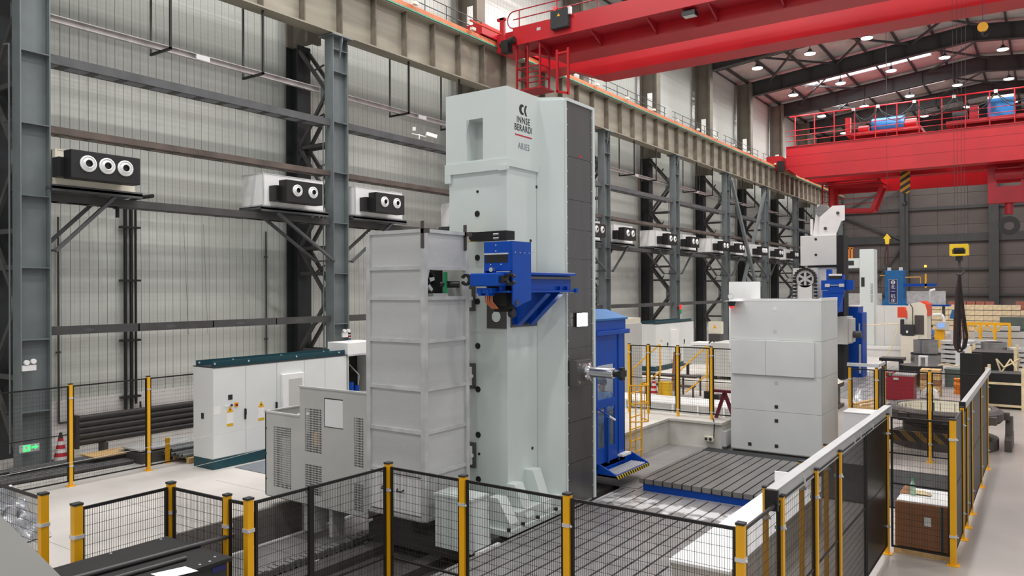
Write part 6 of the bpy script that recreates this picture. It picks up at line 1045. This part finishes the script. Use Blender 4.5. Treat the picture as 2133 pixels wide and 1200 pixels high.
tl = T('roll_grinder', 'cream machine head with rounded top and orange red end covers', 'machine', (-6.9, 52, 0)); pr = [(-7.25, 0.9), (-7.25, 2.9), (-7.05, 3.35), (-6.5, 3.45), (-6.2, 3.3), (-6.1, 2.9), (-6.1, 0.9)]; tl.p('head', B().prism(pr, 'y', 52, 54), 'cream', bevel=0.03); tl.p('end_cover', B().prism([(-7.67, 2.5), (-7.67, 3.14), (-7.3, 3.14), (-7.15, 2.9), (-7.15, 2.5)], 'y', 51.9, 52.6), 'orange_red'); tl.p('end_cover', B().prism([(-6.55, 3.48), (-6.3, 3.5), (-6.06, 3.3), (-6.04, 2.6), (-6.2, 2.6), (-6.25, 3.2)], 'y', 52.2, 54), 'orange_red'); tl.p('control_head', B().box(-7.4, 51.5, 1.45, -6.75, 51.98, 2.1).box(-7.5, 51.7, 1.5, -7.3, 51.95, 2.4), 'rubber', bevel=0.02); tl.p('plate', B().box(-7.15, 51.49, 1.6, -7.05, 51.5, 1.74), 'white'); tl.p('pedestal', B().box(-7.45, 51.5, 0, -6.5, 52.4, 1.42), 'cream'); tl.p('opening', B().box(-6.75, 51.97, 1.5, -6.25, 52.0, 2.65), 'cast_dark'); tl.p('cable', B().path([(-7.0, 51.98, 3.35), (-6.85, 51.97, 3.1), (-6.85, 51.97, 2.1)], 0.02, 5), 'black')
cp = T('control_pendant', 'grey swing arm with a lit operator screen beside the cream machine head', 'control panel', (-6.2, 58, 0)); cp.p('pole', B().tube((-6.62, 58, 0), (-6.62, 58, 4.1), 0.07, 8), 'galv'); cp.p('arm', B().path([(-6.62, 58, 2.5), (-5.95, 58, 2.55), (-5.8, 58, 2.3), (-5.8, 58, 2.05)], 0.09, 8).tube((-6.62, 58, 4.1), (-6.3, 58, 4.2), 0.07, 8), 'white'); cp.p('panel', B().box(-6.25, 57.8, 1.55, -5.5, 58, 2.05), 'guard_grey'); cp.p('screen', B().box(-6.15, 57.78, 1.68, -5.75, 57.8, 1.98), 'screen_on'); cp.p('desk', B().prism([(-5.5, 1.6), (-5.3, 1.5), (-5.0, 0.9), (-5.3, 0.9)], 'y', 57.6, 58), 'galv'); cp.p('yellow_cabinet', B().box(-6.35, 58.0, 0.3, -5.8, 58.6, 1.55), 'yellow')
for k, (x, y, r, z0, z1, lab) in enumerate(((-5.22, 44.0, 0.56, 1.0, 1.68, 'bright turned steel cylinder stacked on a wider one'), (-5.22, 44.0, 0.68, 0.05, 0.95, 'wide turned steel ring under the upper steel cylinder'), (-2.6, 50.0, 0.62, 0.3, 1.3, 'steel cylinder standing behind the black crates'))):
    t = T('steel_cylinder', lab, 'steel cylinder', (x, y, z0 if k == 0 else 0)); t.p('shell', B().lathe((x, y, 0), [(r * 0.75, z1), (r, z1), (r, z0), (r * 0.75, z0)], 36), 'steel_turned')
    if k == 0: t.p('band', B().lathe((x, y, 0), [(0.69, 1.0), (0.69, 0.93), (0.5, 0.93)], 32), 'black')
    if k == 2: t.p('block', B().box(x - 0.4, y - 0.4, 0, x + 0.4, y + 0.4, 0.3), 'wood')
for k, (x, y, n) in enumerate(((-4.4, 50.5, 5), (-1.1, 50, 4), (-3.6, 56, 4))):
    for j in range(n): t = T('flange_ring', 'pale steel flange ring in the %s stack' % ['left', 'right hand', 'farther'][k], 'flange ring', (x, y, 0.1 + 0.26 * j), 'stacked flange rings'); t.p('ring', B().lathe((x, y, 0.05 + 0.26 * j), [(0.35, 0.2), (0.85, 0.2), (0.85, 0.03), (0.35, 0.03), (0.35, 0.2)], 28), 'galv'); t.p('spacer', B().box(x - 0.6, y - 0.06, 0.0 + 0.26 * j, x + 0.6, y + 0.06, 0.08 + 0.26 * j), 'black')
single('white_pillar', B().box(-3.56, 40, 0, -3.02, 40.5, 1.75).box(-3.6, 39.95, 0, -2.98, 40.55, 0.06), 'white', 'plain white pillar box behind the black folding screen', 'pillar box', (-3.3, 40.2, 0))
yr = T('yellow_rack', 'yellow steel trestle rack before the timber stacks', 'rack', (-3.8, 65, 0)); yr.each('top_beam', 'yellow', [(-5.2, 65, 1.6, -2.4, 65.15, 1.75), (-5.2, 66.2, 1.6, -2.4, 66.35, 1.75)])
for x in (-5.15, -4.3, -3.4, -2.5): yr.each('leg', 'yellow', [(x, 65, 0, x + 0.12, 65.12, 1.6), (x, 66.2, 0, x + 0.12, 66.32, 1.6)])
for x in (-4.3, -3.4): yr.p('knee_brace', B().bar((x - 0.4, 65.06, 1.6), (x, 65.06, 1.1), 0.08).bar((x + 0.5, 65.06, 1.6), (x + 0.12, 65.06, 1.1), 0.08), 'yellow')
tm = T('timber_stack', 'long stack of pale sawn timber packs at the end wall', 'timber stack', (-6, 88, 0)); pkm = B().box(0.01, 0, 0, 0.74, 1.2, 0.46).mesh('timber_pack'); slm = B().box(0, 0.02, 0, 0.74, 1.1, 0.08).mesh('spacer_row')
for j in range(5):
    n = (12, 12, 13, 12, 10)[j]
    for k in range(n): piece('timber_pack', pkm, 'wood_pale', tm.o, (-3.9 + 0.75 * k, 0, 0.05 + 0.52 * j)); piece('spacer_row', slm, 'cast_dark', tm.o, (-3.9 + 0.75 * k, 0, 0.05 + 0.52 * j - 0.07))
tm2 = T('timber_stack', 'reddish timber packs on top behind the pale timber', 'timber stack', (-7, 90, 0)); 
for k in range(5): piece('timber_pack', B().box(0.01, 0, 0, 0.74, 1.2, 0.4).mesh('timber_pack'), 'wood_red', tm2.o, (-1.6 + 0.8 * k, 0, 2.5))
tm2.p('lower_stack', B().box(-9.5, 90, 0, -2, 91.2, 2.5), 'wood_red'); single('green_container', B().box(-3.9, 84, 0.5, -1.0, 85, 1.58).box(-3.9, 84.1, 0, -1.0, 85, 0.5), 'olive', 'grey green tarpaulin covered stack at the right edge', 'covered stack', (-2.4, 84.5, 0)); single('red_stack', B().box(-2.9, 92, 0, 0, 93, 2.9), 'wood_red', 'red painted timber pack at the right edge behind the tarpaulin', 'timber stack', (-1.5, 92.5, 0)); single('plank_stack', B().box(-4.9, 68, 0, -1.2, 69, 0.5).box(-4.8, 68, 0.6, -1.6, 69, 1.0).box(-4.6, 68, 1.1, -1.9, 69, 1.4), 'guard_grey', 'pale steel slabs stacked behind the yellow rack', 'slab stack', (-3, 68.5, 0)); single('blue_machine', B().prism([(-7.1, 1.7), (-6.9, 2.4), (-6.4, 2.6), (-6.2, 2.2), (-6.3, 1.6)], 'y', 75, 75.6).box(-6.8, 75.1, 0, -6.5, 75.5, 1.7), 'blue2', 'small blue machine before the timber stacks', 'machine', (-6.6, 75.3, 0)); single('white_rope', B().path([(-9.9, 50, 2.05), (-7.3, 50, 2.2), (-7.6, 49.8, 1.0), (-8.1, 49.8, 0.05)], 0.03, 5), 'wood_pale', 'pale rope and stick barrier before the white cover wall', 'rope', (-8.5, 50, 0.6))
t = T('black_table', 'low black table on the far slotted floor', 'table', (-6.7, 44, 0.02)); t.p('top', B().box(-7.3, 43.5, 0.55, -6.2, 44.6, 0.7), 'black'); t.each('leg', 'black', [(x_, y_, 0.02, x_ + 0.1, y_ + 0.1, 0.55) for x_ in (-7.2, -6.4) for y_ in (43.6, 44.4)]); single('black_angle', B().box(-5.9, 40.2, 0, -5.3, 40.8, 0.6), 'rubber', 'dark angle block right of the far slotted floor', 'block', (-5.6, 40.5, 0))

# ================================================================ PEOPLE
def skinned(name, pts, edges, radii, mat, parent, root=0, sub=2):
    me = bpy.data.meshes.new(name); me.from_pydata(pts, edges, []); me.materials.append(MATS[mat]); o = bpy.data.objects.new(name, me); link(o, parent)
    sk_ = o.modifiers.new('skin', 'SKIN'); sk_.use_smooth_shade = True
    for i, r in enumerate(radii):
        v = me.skin_vertices[0].data[i]; v.radius = (r, r) if isinstance(r, (int, float)) else r; v.use_root = (i == root)
    ss = o.modifiers.new('subsurf', 'SUBSURF'); ss.levels = sub; ss.render_levels = sub; return o
def person(label, loc, rz, la, ra, shirt='work_blue', lean=0.0, helmet=None):
    # la / ra: (elbow, wrist) of the left and right arm in local space, the figure faces +x
    t = T('person', label, 'person', loc); t.loc = Vector((0, 0, 0)); t.o.rotation_euler[2] = rz
    ln = lean
    P_ = [(0, 0, 0.95), (0.02 + ln * 0.3, 0, 1.12), (0.02 + ln, 0, 1.36), (0.02 + ln, 0, 1.46), (0.05 + ln * 1.2, 0, 1.56), (0.06 + ln * 1.3, 0, 1.66), (0.05 + ln * 1.3, 0, 1.73)]
    E_ = [(i, i + 1) for i in range(6)]; R_ = [0.14, 0.13, (0.17, 0.12), 0.06, 0.075, 0.095, 0.06]
    for s, (el, wr) in ((1, la), (-1, ra)):
        n = len(P_); P_ += [(ln, s * 0.19, 1.4), el, wr]; E_ += [(2, n), (n, n + 1), (n + 1, n + 2)]; R_ += [0.06, 0.045, 0.03]
        d = (Vector(wr) - Vector(el)).normalized(); side = Vector((0, 0, 1)).cross(d).normalized() if abs(d.z) < 0.95 else Vector((0, 1, 0)); w = Vector(wr); palm = w + d * 0.06
        P_.append(tuple(palm)); E_.append((n + 2, n + 3)); R_.append((0.028, 0.016)); kk = n + 3
        for q, (off, ln_) in enumerate(((-0.03, 0.075), (-0.01, 0.085), (0.012, 0.08), (0.032, 0.062))):
            b0 = palm + side * off + d * 0.03; b1 = b0 + d * ln_ * 0.55 - Vector((0, 0, 0.012)); b2 = b1 + d * ln_ * 0.4 - Vector((0, 0, 0.025)); m_ = len(P_); P_ += [tuple(b0), tuple(b1), tuple(b2)]; E_ += [(kk, m_), (m_, m_ + 1), (m_ + 1, m_ + 2)]; R_ += [0.011, 0.0095, 0.008]
        b0 = palm + side * (-0.045) - d * 0.02; b1 = b0 + d * 0.035 - side * 0.02; m_ = len(P_); P_ += [tuple(b0), tuple(b1)]; E_ += [(kk, m_), (m_, m_ + 1)]; R_ += [0.012, 0.009]
    for s in (1, -1):
        n = len(P_); P_ += [(0.0, s * 0.1, 0.88), (0.02, s * 0.11, 0.48), (-0.01, s * 0.11, 0.09), (0.15, s * 0.12, 0.04)]; E_ += [(0, n), (n, n + 1), (n + 1, n + 2), (n + 2, n + 3)]; R_ += [0.095, 0.065, 0.045, 0.04]
    skinned('body', P_, E_, R_, 'skin', t.o)
    j = [(0, 0, 0.9), (0.02 + ln * 0.3, 0, 1.12), (0.02 + ln, 0, 1.36), (0.02 + ln, 0, 1.45)]; je = [(0, 1), (1, 2), (2, 3)]; jr = [0.165, 0.155, (0.2, 0.145), 0.085]
    for s, (el, wr) in ((1, la), (-1, ra)):
        n = len(j); e2 = tuple(Vector(el) * 0.45 + Vector(wr) * 0.55); j += [(ln, s * 0.2, 1.41), el, e2]; je += [(2, n), (n, n + 1), (n + 1, n + 2)]; jr += [0.085, 0.065, 0.055]
    skinned('jacket', j, je, jr, shirt, t.o)
    tr_ = [(0, 0, 0.92)]; te = []; trr = [0.16]
    for s in (1, -1): n = len(tr_); tr_ += [(0.0, s * 0.1, 0.86), (0.02, s * 0.11, 0.48), (-0.01, s * 0.11, 0.12)]; te += [(0, n), (n, n + 1), (n + 1, n + 2)]; trr += [0.115, 0.085, 0.07]
    skinned('trousers', tr_, te, trr, shirt, t.o)
    for s in (1, -1): o = t.p('shoe', B().prism([(-0.08, 0), (0.2, 0), (0.2, 0.04), (0.06, 0.1), (-0.08, 0.1)], 'y', s * 0.11 - 0.05, s * 0.11 + 0.05), 'black', bevel=0.015)
    hx = 0.05 + ln * 1.25
    t.p('hair', B().lathe((hx - 0.015, 0, 1.66), [(0.105, -0.03), (0.112, 0.03), (0.1, 0.085), (0.06, 0.12), (0.0, 0.13)], 18), 'hair'); t.p('face', B().tube((hx + 0.1, 0.035, 1.655), (hx + 0.108, 0.035, 1.655), 0.012, 8).tube((hx + 0.1, -0.035, 1.655), (hx + 0.108, -0.035, 1.655), 0.012, 8).box(hx + 0.09, -0.025, 1.575, hx + 0.1, 0.025, 1.583), 'ink'); t.p('nose', B().tube((hx + 0.09, 0, 1.645), (hx + 0.125, 0, 1.615), 0.012, 8, 0.016), 'skin')
    for s in (1, -1): t.p('ear', B().cb(hx, s * 0.102, 1.635, 0.035, 0.018, 0.055), 'skin', bevel=0.008)
    return t
person('operator in blue work jacket standing inside the blue cabin behind the window', (-8.34, 15.5, 0.52), R(-95), ((0.12, 0.3, 1.12), (0.34, 0.16, 1.06)), ((0.1, -0.3, 1.12), (0.34, -0.18, 1.05)))
person('worker in blue clothes standing far away beside the yellow control cabinet', (-6.68, 59.4, 0.0), R(-120), ((0.15, 0.28, 1.15), (0.35, 0.1, 1.2)), ((0.15, -0.28, 1.15), (0.35, -0.08, 1.2)))
